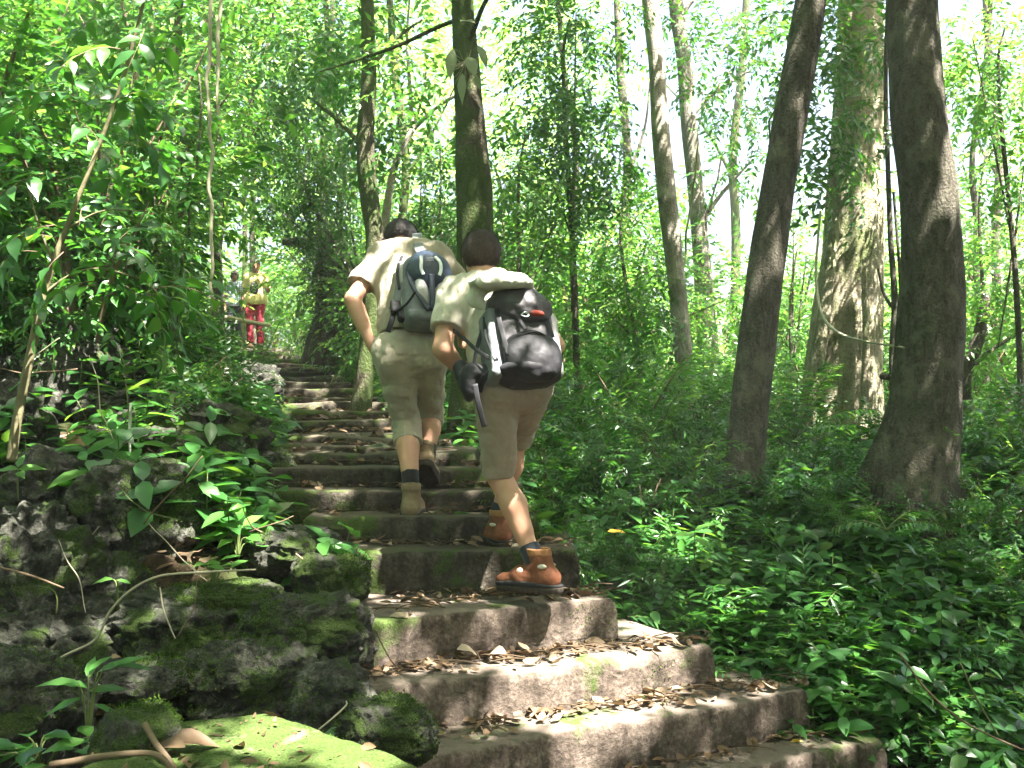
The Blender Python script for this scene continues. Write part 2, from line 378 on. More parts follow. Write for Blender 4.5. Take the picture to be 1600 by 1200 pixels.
def ground(x, y, rough=True):
    x = np.asarray(x, float); y = np.asarray(y, float)
    k = np.clip((5.0-y)/.5, 0, 1); yp = y-.53*np.clip(x, -.6, 2.5)*k
    s = np.where(y < 5, np.interp(yp, _yp, _zp), np.interp(y, sy, sz))-np.interp(y, [4.8, 5.2], [.30, .17]); xl = np.interp(y, sy, sxl)
    xr = np.where(y > 5, np.interp(y, sy, sxr), np.interp(yp, [2.4, 3.66, 3.84, 4.12, 4.42, 4.75, 5.0], [2.3, 1.62, 1.31, .89, .46, .3, .12]))
    zr = np.interp(y, [0, 3, 4, 4.6, 5.2, 6, 6.6, 8, 10, 14, 20, 30, 45, 120, 300], [-1.95, -1.9, -1.85, -1.62, -1.25, -.9, -.74, -.64, -.66, -.8, -1.0, -1.4, -2, -3, -4])
    zl = np.interp(y, [0, 3, 3.8, 4.3, 4.8, 5.5, 7, 9, 12, 17, 30, 300], [-1.7, -1.5, -1.3, -.85, -.45, -.1, .3, .9, 1.9, 3.0, 4.5, 10])
    dl = xl-x; dr = x-xr; pxx_ = 800+x*F/np.maximum(y, .5)
    zl = zl+.32*np.clip(dl-1.2, 0, 14)*np.interp(y, [3, 5, 7], [.2, .5, 1])
    zl = np.where(y > 6.5, np.minimum(zl, y*(.035+np.clip(350-pxx_, 0, 2000)/F*1.7)), zl)
    wl = sstep((dl-.02)/.9); wr = sstep((dr+.02)/(.22+.16*np.clip(y-4.5, 0, 20)))
    z = s+(zl-s)*wl; z = z+(zr-z)*wr
    if rough:
        p = np.stack([x, y, z*0], -1)
        z = z+wl*(.10*fbm(p*1.9, 4, 3, True)-.03)*np.interp(y, [3, 9], [1, 2.2])+wr*.09*fbm(p*1.1, 4, 5)*np.interp(y, [3, 20], [1, 4])
        z = z+.02*fbm(p*9, 3, 9)
    return z
gx = np.r_[-220, -140, -90, -70, -52, -40, -30, -23, -18, -14, -11, -9, -7.5, np.arange(-6.5, 6.5, .085), 7.5, 9, 11, 14, 18, 23, 30, 40, 52, 70, 90, 140, 220]
gy = np.r_[-12, -8, -5, -3, -1, 0, 1, 1.6, np.arange(2.1, 11, .085), np.arange(11, 21, .3), 22, 24, 27, 31, 36, 43, 52, 65, 85, 115, 160, 230, 300]
GX, GY = np.meshgrid(gx, gy); GZ = ground(GX, GY)
b = Buf(); b.add(np.c_[GX.ravel(), GY.ravel(), GZ.ravel()], grid_tris(len(gy), len(gx)))
tag(b.build('ground', SOIL), kind='structure')
stair = empty('stone_staircase', (-.2, 4.2, -1.3), 'worn mossy stone staircase climbing through the forest, its lowest treads strewn with dead leaves', 'staircase')
for k, (pl, z) in enumerate(STEPS):
    pl = np.array(pl); seg = np.r_[0, np.cumsum(np.linalg.norm(np.diff(pl, axis=0), axis=1))]; L = seg[-1]
    res = .018 if k < 9 else .05; u = np.arange(0, L+res, res); u[-1] = L
    e = np.c_[np.interp(u, seg, pl[:, 0]), np.interp(u, seg, pl[:, 1])]
    if len(e) > 12:
        ke = int(.12/res) | 1; pad = np.vstack([e[:1]]*(ke//2)+[e]+[e[-1:]]*(ke//2)); e = np.stack([np.convolve(pad[:, i], np.ones(ke)/ke, 'valid') for i in (0, 1)], 1)
    tn = unit(np.gradient(e, axis=0)); bk = np.c_[-tn[:, 1], tn[:, 0]]
    ln = .75 if k < 8 else .7 if k < 13 else 1.25
    rd = .022 if k < 8 else .03
    prof = [(0.012, -.42)]+[(.004*math.sin(q*3), -.40+q*.018*1) for q in range(0, 21)]+[(.002, -rd), (rd*.3, -rd*.35), (rd, -.002)]+[(q, 0) for q in np.arange(.05, ln, .03)]+[(ln, 0)]
    prof = np.array(prof); rows = []
    nj = np.r_[[-.03, -.026, -.012], np.zeros(len(e)), [.012, .026, .03]]; ix = np.r_[[0]*3, np.arange(len(e)), [len(e)-1]*3]
    drop = np.r_[[.45, .05, .012], np.zeros(len(e)), [.012, .05, .45]]
    E_, B_, T2 = e[ix], bk[ix], tn[ix]
    E_ = E_+T2*nj[:, None]
    v = np.zeros((len(ix), len(prof), 3))
    v[:, :, :2] = E_[:, None]+B_[:, None]*prof[None, :, :1]
    v[:, :, 2] = z+prof[None, :, 1]-drop[:, None]
    am = 1 if k < 8 else 1.8
    front = (prof[:, 0] < .04)[None]
    q = v+V(k*3.3, 0, 0)
    dn = am*(.030*fbm(q*2.2, 4, 20)+.012*fbm(q*11, 4, 25)+.004*fbm(q*45, 2, 28))
    wear = .022*am*fbm(np.stack([q[..., 0]*1.7, q[..., 1]*.3, q[..., 2]*0], -1), 3, 30)
    v[:, :, :2] += B_[:, None]*(dn*np.where(front, 1, .3))[..., None]
    v[:, :, 2] += wear*np.clip(1+(v[:, :, 2]-z)/.1, 0, 1)+np.where(front, 0, dn*.4)
    chip = np.clip(fbm(q*5, 3, 33)-.16, 0, 1)*.13*np.exp(-((prof[:, 0]**2+prof[:, 1]**2)/.0016))[None]
    v[:, :, 2] -= chip
    uu = (np.arange(len(ix))/len(ix))[:, None]
    side = np.exp(-uu*L/.3)+np.exp(-(1-uu)*L/.28)
    mo = np.clip(side*.5+(.05+.22*front)*(k > 3)-.25*(~front & (prof[None, :, 0] > .1))+.12*fbm(q[..., :]*3, 2, 7)-.12, 0, 1)
    b = Buf(); b.add(v.reshape(-1, 3), grid_tris(len(ix), len(prof)), 0, (np.broadcast_to(mo, v.shape[:2])).ravel())
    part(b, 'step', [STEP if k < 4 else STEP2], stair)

# ---------------------------------------------------------------- rocks
import bmesh
def ico(sub):
    bm = bmesh.new(); bmesh.ops.create_icosphere(bm, subdivisions=sub, radius=1)
    v = np.array([x.co[:] for x in bm.verts]); t = np.array([[y.index for y in f.verts] for f in bm.faces]); bm.free(); return v, t
ICO = {s: ico(s) for s in (3, 4, 5, 6)}
def rock(c, s, seed, label, sub=5, craggy=1.0, flat=0, rz=0., moss=0., name='rock', cat='rock', mat_=None, tilt=0, group=None):
    v, t = ICO[sub]; v = v.copy(); s = np.array(s, float)
    q = v*s/ s.max()*2.2+seed*7.7
    if flat: v[:, 2] = np.where(v[:, 2] > 1-flat, 1-flat+(v[:, 2]-1+flat)*.15, v[:, 2])
    n1 = fbm(q*.75, 3, seed); r1 = fbm(q*1.5, 6, seed+5, True); r2 = np.abs(noise(q*3.1, seed+9))
    dsp = 1+craggy*(.42*n1+.24*r1-.10*(1-r2)**6*1.4+.02*fbm(q*14, 3, seed+2))
    v = v*dsp[:, None]; v = np.sign(v)*np.abs(v)**.92
    # horizontal ledges like weathered limestone
    v[:, :2] *= (1+craggy*.09*noise(np.c_[v[:, 2]*5+n1*1.5, v[:, 2]*0, v[:, 2]*0+seed], 3))[:, None]
    v = v*s
    cz, sn = math.cos(rz), math.sin(rz); v = v@np.array([[cz, -sn, 0], [sn, cz, 0], [0, 0, 1]]).T
    if tilt: ct, st = math.cos(tilt), math.sin(tilt); v = v@np.array([[ct, 0, st], [0, 1, 0], [-st, 0, ct]]).T
    b = Buf(); b.add(v, t, 0, moss); o = b.build(name, mat_ or ROCK); o.location = tuple(c)
    return tag(o, label, cat, group)
RK = [  # px, py, d, half sizes, craggy, flat, rz, moss, label
 (225, 812, 4.7, (.30, .26, .26), .9, 0, .3, .45, 'large rounded grey boulder with green moss, left of the brightly sunlit patch of plants'),
 (95, 800, 4.8, (.27, .26, .26), 1.2, 0, 1, .3, 'craggy grey boulder near the left edge, below the plant with three bright leaves'),
 (50, 920, 4.3, (.28, .28, .30), 1.3, 0, 2, .3, 'dark lumpy mossy rock at the left edge above the long curved pale stem'),
 (120, 890, 4.3, (.13, .12, .15), 1.2, 0, .5, .75, 'upright knob of rock capped in green moss, beside the single wide green leaf'),
 (180, 940, 4.35, (.16, .14, .18), 1.2, 0, .2, .6, 'narrow mossy rock right under the single wide green leaf'),
 (300, 700, 5.6, (.42, .32, .26), 1.0, 0, .5, .5, 'broad sloping mossy boulder in the middle of the rocky bank'),
 (110, 590, 5.9, (.40, .3, .30), 1.4, 0, .9, .1, 'dark pitted limestone outcrop behind the slender leaning trunk'),
 (215, 545, 6.9, (.34, .3, .15), 1.2, .3, .2, .0, 'long light grey rock ledge highest on the left bank'),
 (185, 640, 5.7, (.22, .2, .13), 1.2, .3, .1, .15, 'flat grey rock shelf halfway up the left bank'),
 (250, 640, 5.9, (.2, .2, .12), 1.2, 0, .4, .2, 'small grey rock tucked under shrubs behind the broad sloping boulder'),
 (392, 612, 8.4, (.19, .25, .22), 1.5, 0, .9, .15, 'pitted sunlit rock at the left edge of the upper steps'),
 (345, 640, 8.0, (.3, .3, .2), 1.3, 0, .4, .3, 'long low rock left of the pitted sunlit rock beside the upper steps'),
 (455, 858, 4.75, (.20, .22, .115), .8, .25, .2, .35, 'flat sided dark slab of rock leaning against the left end of the fifth step'),
 (520, 905, 4.55, (.16, .2, .13), 1.0, .2, 0, .85, 'sloping moss covered stone wedged against the left end of the stairs'),
 (350, 940, 4.3, (.24, .2, .09), 1.1, .3, .1, .9, 'low cushion of rock with bright moss below the sunlit patch of plants'),
 (470, 985, 4.15, (.26, .22, .15), 1.1, .2, .4, .6, 'mossy block of rock left of the fourth step'),
 (550, 1000, 4.2, (.10, .12, .16), 1.5, 0, .3, .1, 'small pale pitted rock right against the fourth step'),
 (215, 1062, 3.75, (.19, .16, .08), .7, .3, .3, .05, 'flat grey stone in the dark hollow behind the foreground herb'),
 (400, 1065, 3.95, (.26, .2, .16), 1.2, 0, .2, .45, 'dark rock at the foot of the bank behind the pale moss slab'),
 (300, 1000, 4.2, (.3, .25, .2), 1.2, 0, .8, .55, 'recessed dark mossy rock above the flat grey stone'),
 (90, 1030, 4.1, (.33, .25, .22), 1.3, 0, .8, .3, 'shadowed rock mass at the lower left edge of the bank'),
 (520, 1110, 3.75, (.15, .18, .16), 1.2, 0, .2, .3, 'shadowed rock between the pale moss slab and the second step'),
 (600, 1145, 3.42, (.16, .14, .12), 1.0, .2, .2, .7, 'small mossy stone just right of the pale moss slab'),
 (215, 1172, 2.75, (.11, .16, .12), .8, .2, .2, .8, 'rounded stone with a mossy skin at the left end of the pale slab'),
 (30, 1120, 3.4, (.25, .2, .2), 1.1, 0, .4, .3, 'dark rock in the bottom left corner behind the low herbs'),
 (20, 700, 5.2, (.2, .25, .32), 1.4, 0, .4, .1, 'jagged dark rock where the slender leaning trunk is rooted'),
 (150, 730, 5.2, (.13, .16, .2), 1.7, 0, .6, .0, 'pale broken rock with dead leaves left of the broad sloping boulder'),
 (420, 740, 5.75, (.14, .2, .13), 1.3, 0, .4, .5, 'small dark rock beside the left end of the seventh step'),
 (1205, 1128, 4.72, (.10, .08, .05), 1.0, 0, .3, .6, 'small mossy stone on the tread behind the right end of the third step'),
]
for i, (px, py, d, s, cr, fl, rz, ms, lab) in enumerate(RK):
    rock(P(px, py, d), s, i+2, lab, 6 if s[0] > .15 and d < 6 else 5, cr*.72, fl, rz, ms*.55)
# rocky core of the bank behind the separate boulders
# foreground slab
sb = empty('stone_slab', (-.7, 2.75, -.95), 'pale green moss covered concrete slab in the sunlight at the bottom left', 'slab')
def slab():
    top = np.array([P(262, 1128, 2.91), P(340, 1119, 2.965), P(415, 1113, 3.0), P(470, 1131, 2.89), P(560, 1163, 2.714), P(645, 1196, 2.555), P(700, 1222, 2.44), [-.3, 2.1, -.887], [-1.3, 2.1, -.887], P(205, 1175, 2.653)*V(1, 1, 1), P(222, 1148, 2.79)])
    top[:, 2] = -.887
    c = top.mean(0); n = len(top); b = Buf(); rings = []
    U = np.linspace(0, 1, 90); poly = np.vstack([top, top[:1]]); sg = np.r_[0, np.cumsum(np.linalg.norm(np.diff(poly, axis=0), axis=1))]
    m = 260; u = np.linspace(0, sg[-1], m, endpoint=False); ed = np.stack([np.interp(u, sg, poly[:, i]) for i in range(3)], 1)
    for s_, dz in [(1.0, -.30), (1.0, -.2), (1.0, -.1), (1.0, -.03), (.995, -.012), (.985, 0)]+[(q, 0) for q in np.linspace(.96, .02, 34)]:
        p = c+(ed-c)*s_; p[:, 2] = -.887+dz
        out = unit(ed-c)
        p = p+out*(.02*fbm(p*5, 4, 2)+.006*fbm(p*30, 3, 3))[:, None]*(s_ > .9)
        p[:, 2] += .014*fbm(p*3, 4, 5)+.004*fbm(p*18, 3, 6)*(dz == 0)
        rings.append(p)
    v = np.concatenate(rings); k = len(rings); i = np.arange(k-1)[:, None]*m; j = np.arange(m)[None]; j2 = (j+1) % m
    t = np.stack([np.stack([i+j, i+j2, i+m+j2], -1), np.stack([i+j, i+m+j2, i+m+j], -1)]).reshape(-1, 3)
    b.add(v, t, 0, .15); return b
part(slab(), 'slab_block', [SLAB], sb)

# ---------------------------------------------------------------- tufts of moss on the near stones
def moss():
    r = np.random.default_rng(77); B = Buf(); src = []
    for o in list(COL.objects):
        if o.type != 'MESH' or not (o.name.startswith('rock') or o.name.startswith('step') or o.name.startswith('slab_block')): continue
        n = len(o.data.vertices); v = np.empty(n*3, np.float32); o.data.vertices.foreach_get('co', v); v = v.reshape(-1, 3).astype(float)
        nn = np.empty(n*3, np.float32); o.data.vertices.foreach_get('normal', nn); nn = nn.reshape(-1, 3)
        L = np.array(o.location)+(np.array(o.parent.location) if o.parent else 0); w = v+L
        if w[:, 1].min() > 6: continue
        st = o.name.startswith('step'); sl_ = o.name.startswith('slab')
        at = np.empty(n, np.float32); o.data.attributes['v'].data.foreach_get('value', at)
        m = fbm(w*3.1, 4, 60)
        ok = (m > (.30 if st else .12) - at*(.5 if st else .35)-(0.12 if sl_ else 0)) & (nn[:, 2] > -.15) & (w[:, 1] < 6)
        ii = np.nonzero(ok)[0]; k = min(len(ii), 2600 if sl_ else 900)
        if k: ii = r.choice(ii, k, replace=False); src.append((w[ii], nn[ii]))
    p = np.concatenate([x for x, _ in src]); nn = np.concatenate([x for _, x in src]); p = np.repeat(p, 3, 0)+r.normal(0, .007, (len(p)*3, 3)); nn = np.repeat(nn, 3, 0); n = len(p)
    lv, lt = leaf(0, .5, .1, .3); t = [(lv, lt, np.zeros(2, int), np.full(len(lv), .5))]
    scatter(B, t, p-nn*.002, unit(nn+r.normal(0, .8, (n, 3))), unit(r.normal(0, 1, (n, 3))), r.uniform(.005, .013, n), r, 1)
    return B
MOSSM = leafmat('moss_tuft', [(0, (.02, .045, .008)), (.6, (.06, .11, .015)), (1, (.12, .18, .03))], [(0, (.03, .1, .01)), (1, (.15, .25, .03))], .2, .8, .1)
tag(moss().build('moss', MOSSM), kind='stuff')
# ---------------------------------------------------------------- trees
r = np.random.default_rng(21)
def C(px, py, d, rx, rz, ry=None): return P(px, py, d), V(rx*d/F, (ry or rx)*d/F, rz*d/F)
def pxpath(pts, d):
    q = []; w = []
    for p in pts:
        dd = p[3] if len(p) > 3 else d
        q.append(P(p[0], p[1], dd)); w.append(p[2]*dd/F/2)
    return q, w
def tree(name, label, cat, d, trunk, bm, crown=(), fam_=T_MID, lm=G1, group=None, limbs=(), sides=20, amp=.10, freq=6, lobes=None, extra=(), sc=1, n=None, seed=0, cfilt=None, stemm=TWIG, cm=1.0):
    q, w = pxpath(trunk, d)
    root = empty(name, (q[0][0], q[0][1], q[0][2]), label, cat, group)
    b = Buf(); v, t = tube(q, w, sides, n or max(24, len(q)*10), amp, freq, seed+3, lobes); b.add(v, t)
    for e in extra:
        qq, ww = pxpath(e, d); v, t = tube(qq, ww, 14, len(qq)*8, amp, freq, seed+5); b.add(v, t)
    part(b, 'trunk', [bm], root)
    for l in limbs:
        qq, ww = pxpath(l, d); b = Buf(); v, t = tube(qq, ww, 8, len(qq)*8, .12, 9, seed+6); b.add(v, t); part(b, 'branch', [bm], root)
    if len(crown):
        b = Buf()
        for c in crown:
            if callable(c): c(b); continue
            px, py, dd, rx, rz, nn = c[:6]; cc, rr = C(px, py, dd, rx, rz); nn = int(nn*cm)
            clump(b, fam_, cc, rr, nn, r, sc, filt=cfilt)
        if b.n: part(b, 'crown', [lm, stemm], root)
    return root
# --- sunlit places that the canopy leaves open (point, radius): holes cut in the unseen leaves to let sun through
LZ = [(P(860, 1125, 4.1), .15), (P(780, 1135, 4.1), .08), (P(950, 1100, 4.3), .14), (P(1030, 1050, 4.5), .10), (P(830, 1060, 4.15), .14), (P(760, 1080, 4.1), .055), (P(920, 1060, 4.3), .13),
      (P(1000, 1025, 4.45), .12), (P(880, 1022, 4.4), .11), (P(770, 1030, 4.3), .06), (P(640, 1010, 4.25), .045), (P(755, 985, 4.4), .045), (P(905, 960, 4.5), .05), (P(900, 940, 4.55), .10),
      (P(612, 905, 4.7), .035), (P(735, 1165, 3.75), .06), (P(870, 1170, 3.95), .06), (P(1000, 985, 4.6), .10),
      (P(470, 1170, 2.68), .20), (P(330, 1150, 2.78), .13), (P(570, 1192, 2.57), .13), (P(410, 1130, 2.9), .09),
      (P(320, 835, 4.6), .16), (P(360, 850, 4.6), .15), (P(375, 905, 4.5), .08), (P(440, 905, 4.5), .12), (P(520, 900, 4.6), .07), (P(455, 815, 4.7), .10), (P(575, 970, 4.2), .05),
      (P(585, 395, 5.4), .09), (P(560, 460, 5.3), .05), (P(655, 400, 5.3), .07), (P(680, 400, 5.2), .05), (P(755, 372, 4.7), .06), (P(700, 455, 4.6), .08), (P(780, 440, 4.4), .08),
      (P(690, 540, 4.5), .05), (P(785, 755, 4.5), .07), (P(800, 820, 4.4), .06), (P(620, 590, 5.2), .06), (P(800, 500, 4.2), .10), (P(850, 600, 4.4), .05),
      (P(1010, 950, 4.9), .16), (P(1060, 820, 5.8), .2), (P(1480, 250, 6.3), .16), (P(1480, 330, 6.3), .10), (P(180, 700, 5.2), .12), (P(395, 600, 8.3), .3), (P(480, 655, 9.6), .4),
      (P(560, 620, 9.3), .3), (P(100, 530, 5.8), .2), (P(250, 740, 5), .07), (P(1340, 600, 9.5), .8), (P(520, 603, 13), .6), (P(30, 735, 4.2), .2), (P(1560, 990, 4.5), .12), (P(1130, 900, 5.2), .1), (P(940, 880, 5), .12)]
LZp = np.array([a for a, _ in LZ]); LZr = np.array([q for _, q in LZ]); LZr[:10] *= 1.3
def open_sky(pos, add=.035):
    """True where a leaf would not close one of the gaps"""
    w = pos[:, None]-LZp[None]; dd = np.linalg.norm(w-(w@TO_SUN)[..., None]*TO_SUN, axis=-1)
    ok = (dd > LZr[None]+add) | ((w@TO_SUN) < .3)
    return ok.all(1)
NC = 70000
cp = np.c_[r.uniform(-8, 9.5, NC), r.uniform(-6, 15, NC), r.uniform(0, 2.6, NC)]; cp[:, 2] += np.maximum(4.6, .47*cp[:, 1]+.6)
gxp = cp[:, 0]-(cp[:, 2]+.5)*.36; gyp = cp[:, 1]+(cp[:, 2]+.5)*.34
dens = np.where((gxp < -2.0-.25*(gyp-5)) & (gyp > 5.2), .30, np.where(gyp > 11, np.where(gxp < -1, .7, .15), .95))
dens = np.where((gxp < -4) & (gyp < 5.2), .3, dens)
keep = (r.uniform(0, 1, NC) < dens) & open_sky(cp) & (cp[:, 2] > .47*cp[:, 1]+.6)
cp = cp[keep]
tops = np.array([P(1430, -700, 6.4), P(1400, -700, 6.6), P(700, -520, 7.2), P(900, -560, 11), V(-2.8, 1.2, 5.0), V(3.2, -.5, 5.5)])
own = np.argmin(np.linalg.norm((cp[:, None, :2]-tops[None, :, :2]), axis=-1), 1)
def canopy(k):  # unseen leaf roof shaped to shade the ground, hung on the trees as crown
    def f(b):
        p = cp[own == k]; n = len(p)
        scatter(b, T_CAN, p, unit(np.c_[r.normal(0, 1, (n, 2)), r.normal(-.2, .3, n)]), unit(V(0, 0, 1)+r.normal(0, .3, (n, 3))), r.uniform(.7, 1.15, n), r)
    return f
def toplimbs(k, n, z0, base):
    p = cp[own == k]; out = []
    if not len(p): return out
    for i in r.choice(len(p), min(n, len(p)), replace=False):
        e = p[i]; m = (base+e)/2+V(0, 0, .5); out.append((base, m, e))
    return out
def add_limbs(root, bm, limbs):
    for a, m, e in limbs:
        b = Buf(); v, t = tube([a, m, e], [.06, .04, .01], 6, 14, .1, 6); b.add(v, t); part(b, 'branch', [bm], root)
# big dark tree on the right with its root flaring to the left
tA = tree('forest_tree', 'thickest dark trunk at right, bulging upward, its root flaring down to the left', 'tree', 6.4,
     [(1418, 850, 165), (1424, 780, 148), (1437, 700, 124), (1447, 620, 108), (1454, 500, 99), (1455, 400, 90), (1451, 300, 83), (1437, 200, 81), (1429, 100, 79), (1425, 0, 76), (1420, -300, 66), (1430, -720, 48)],
     BARK_D, [canopy(0)], T_CAN, G1, amp=.10, freq=5, sides=44, n=170, seed=2, lobes=lambda u, a: 1+.10*math.exp(-u*12)*np.sin(a*4+1)+.015*np.sin(a*3+u*20),
     extra=[[(1432, 560, 50), (1405, 660, 52), (1372, 730, 46), (1330, 790, 34), (1290, 850, 22)], [(1450, 640, 60), (1440, 740, 70), (1400, 830, 50)], [(1478, 640, 30), (1484, 740, 34), (1500, 800, 30)], [(1392, 590, 9), (1381, 588, 12), (1376, 590, 8)]])
add_limbs(tA, BARK_D, toplimbs(0, 8, 5, P(1430, -690, 6.4)))
tB = tree('forest_tree', 'dark trunk leaning to the right, standing left of the broad pale buttressed tree', 'tree', 6.6,
     [(1155, 850, 66), (1160, 760, 63), (1171, 650, 60), (1187, 500, 57), (1200, 400, 56), (1215, 300, 53), (1232, 200, 53), (1250, 100, 51), (1267, 0, 48), (1320, -300, 42), (1390, -720, 34)],
     BARK_D, [canopy(1)], T_CAN, G1, amp=.10, freq=6, sides=36, n=150, seed=5)
add_limbs(tB, BARK_D, toplimbs(1, 6, 5, P(1380, -660, 6.6)))
tF = tree('forest_tree', 'dark mossy trunk rising behind the heads of the two hikers', 'tree', 7.2,
     [(722, 780, 66), (722, 720, 56), (728, 620, 52), (738, 520, 56), (744, 400, 61), (741, 300, 56), (735, 200, 48), (729, 100, 41), (723, 0, 34), (712, -260, 28), (700, -540, 22)],
     BARK_M, [canopy(2)], T_CAN, G1, amp=.13, freq=7, sides=36, n=150, seed=8,
     limbs=[[(735, 25, 8), (690, 40, 7), (620, 72, 6), (545, 98, 4), (500, 112, 2)], [(735, 60, 9, 7.0), (760, 0, 7, 6.7), (800, -50, 5, 6.4)], [(728, 20, 8), (690, -20, 7), (600, -60, 5)]])
add_limbs(tF, BARK_M, toplimbs(2, 8, 5, P(702, -500, 7.2)))
tD = tree('pale_tree', 'slender pale spotted trunk, brightest of the two side by side right of centre', 'tree', 10,
     [(1078, 680, 34), (1072, 600, 29), (1063, 500, 28), (1053, 400, 28), (1041, 300, 30), (1032, 200, 28), (1026, 100, 25), (1016, 0, 27), (1000, -200, 22), (960, -500, 16)],
     BARK_P, [canopy(3)], T_CAN, G1, amp=.07, freq=5, sides=24, n=110, seed=12)
tE = tree('forest_tree', 'grey brown trunk just right of the slender pale spotted one', 'tree', 13,
     [(1108, 620, 38), (1106, 540, 34), (1096, 400, 27), (1087, 300, 25), (1077, 200, 26), (1069, 100, 23), (1056, 0, 23), (1040, -200, 18)],
     bark('bark_grey', (.09, .08, .065), (.26, .24, .2), (.10, .12, .05), .3), [(1150, 110, 12, 90, 75, 62), (1165, 250, 12.5, 55, 55, 30), (1120, 20, 12.5, 100, 60, 50), (1240, 60, 12, 60, 90, 40)], T_SMALL, G1, amp=.07, freq=5, sides=20, seed=14, sc=1.5,
     limbs=[[(1075, 190, 8), (1110, 150, 6), (1170, 110, 4)], [(1092, 350, 8), (1130, 300, 6), (1175, 250, 3)], [(1060, 30, 8), (1100, -10, 6), (1200, -20, 4)]])
tC = tree('buttressed_tree', 'broad pale fluted trunk with sunlit base between the two dark trunks on the right', 'tree', 9.5,
     [(1312, 800, 185), (1313, 740, 140), (1317, 680, 118), (1317, 600, 112), (1324, 500, 104), (1333, 400, 90), (1336, 300, 84), (1340, 200, 76), (1344, 100, 70), (1345, 0, 66), (1350, -300, 56), (1350, -500, 50)],
     BARK_B, [(1290, 180, 9.0, 42, 130, 90), (1330, 60, 8.9, 60, 55, 40), (1270, 60, 9.2, 40, 80, 45), (1320, 300, 9.0, 30, 40, 14)], T_MID, G1, amp=.06, freq=4, sides=64, n=150, seed=17, sc=.8,
     lobes=lambda u, a: 1+(.05+.2*math.exp(-u*7))*np.abs(np.sin(a*3.5+.6+u*1.2))-.03+.03*np.sin(a*11+u*5),
     extra=[[(1308, 330, 14, 9.25), (1296, 420, 18, 9.2), (1284, 520, 22, 9.2), (1268, 620, 26, 9.2), (1248, 740, 26, 9.2)], [(1350, 420, 8, 9.1), (1353, 560, 12, 9.05), (1345, 700, 16, 9.0), (1338, 760, 18, 9)]])
tG = tree('dead_tree', 'thin dark twisted trunk whose mossy foot stands at the right edge of the stairs', 'tree', 8.9,
     [(560, 690, 40), (563, 640, 36), (568, 600, 30), (575, 540, 28), (582, 460, 28), (586, 380, 30), (580, 330, 30), (573, 270, 30), (571, 200, 27), (576, 120, 24), (574, 0, 20), (570, -160, 16)],
     BARK_M, [(560, 130, 9.2, 70, 95, 60), (530, 40, 9.5, 90, 70, 60), (600, 210, 9, 40, 50, 14)], T_MID, G1, amp=.22, freq=7, sides=24, n=130, seed=22, sc=.8,
     limbs=[[(575, 240, 9), (530, 190, 6), (480, 150, 4)], [(574, 110, 9), (620, 60, 6), (660, 30, 3)]])
t2 = tree('sapling', 'pale forked sapling standing behind the head of the left hiker', 'sapling', 9.7,
     [(566, 650, 16), (577, 560, 15), (594, 430, 15), (603, 340, 14), (614, 270, 11), (634, 222, 9), (645, 203, 9)], BARK_P, [(640, 110, 8.7, 50, 70, 26), (720, 150, 8.6, 45, 45, 16)], T_MID, G2, amp=.1, freq=8, sides=14, seed=25, sc=.8,
     limbs=[[(645, 203, 8), (640, 130, 6), (636, 60, 4), (640, 0, 3)], [(645, 203, 7), (680, 170, 5), (725, 142, 4), (760, 120, 2)], [(645, 203, 5), (660, 150, 4), (668, 90, 2)]])
tree('tree_stump', 'dark vine smothered stump with one horizontal branch, right of the two boys', 'stump', 14,
     [(516, 570, 92), (518, 530, 74), (520, 480, 58), (522, 430, 60), (520, 385, 58), (516, 366, 40)], BARK_D, [(525, 440, 13.8, 44, 60, 120), (505, 400, 13.8, 30, 28, 50), (540, 520, 13.8, 42, 40, 80), (545, 390, 14, 40, 30, 60), (495, 510, 13.9, 22, 40, 30), (560, 460, 13.8, 40, 60, 70), (500, 380, 13.8, 40, 16, 50)], T_SMALL, G3, cm=2.2, amp=.2, freq=4, sides=20, seed=28, sc=.75,
     limbs=[[(540, 386, 20, 13.4), (500, 381, 20, 13.3), (465, 379, 16, 13.3), (442, 378, 10, 13.3)], [(510, 470, 9), (492, 505, 7), (478, 540, 6)]], lobes=lambda u, a: 1+.15*np.sin(a*3))
tree('snag', 'broken dark snag with an angular top at the right edge, behind the thickest trunk', 'snag', 9,
     [(1514, 720, 17), (1511, 640, 15), (1510, 590, 16), (1522, 548, 20), (1533, 508, 17), (1541, 458, 13)], BARK_D, amp=.15, freq=9, sides=14, seed=31,
     limbs=[[(1512, 582, 7), (1545, 550, 6), (1600, 515, 5), (1660, 480, 4)], [(1510, 660, 6), (1560, 630, 5), (1620, 600, 4)]])
tree('sapling', 'pair of thin dark stems against the left side of the thickest trunk', 'sapling', 8.6,
     [(1396, 650, 10), (1394, 560, 10), (1398, 470, 10), (1392, 380, 9), (1388, 280, 8), (1384, 120, 7), (1390, -60, 6)], BARK_D, [(1390, 170, 8.6, 20, 60, 14)], T_SMALL, G1, amp=.15, freq=9, sides=10, seed=33,
     limbs=[[(1402, 620, 6), (1410, 520, 6), (1404, 400, 5), (1396, 300, 4)], [(1393, 480, 6), (1380, 455, 5), (1372, 420, 4)]])
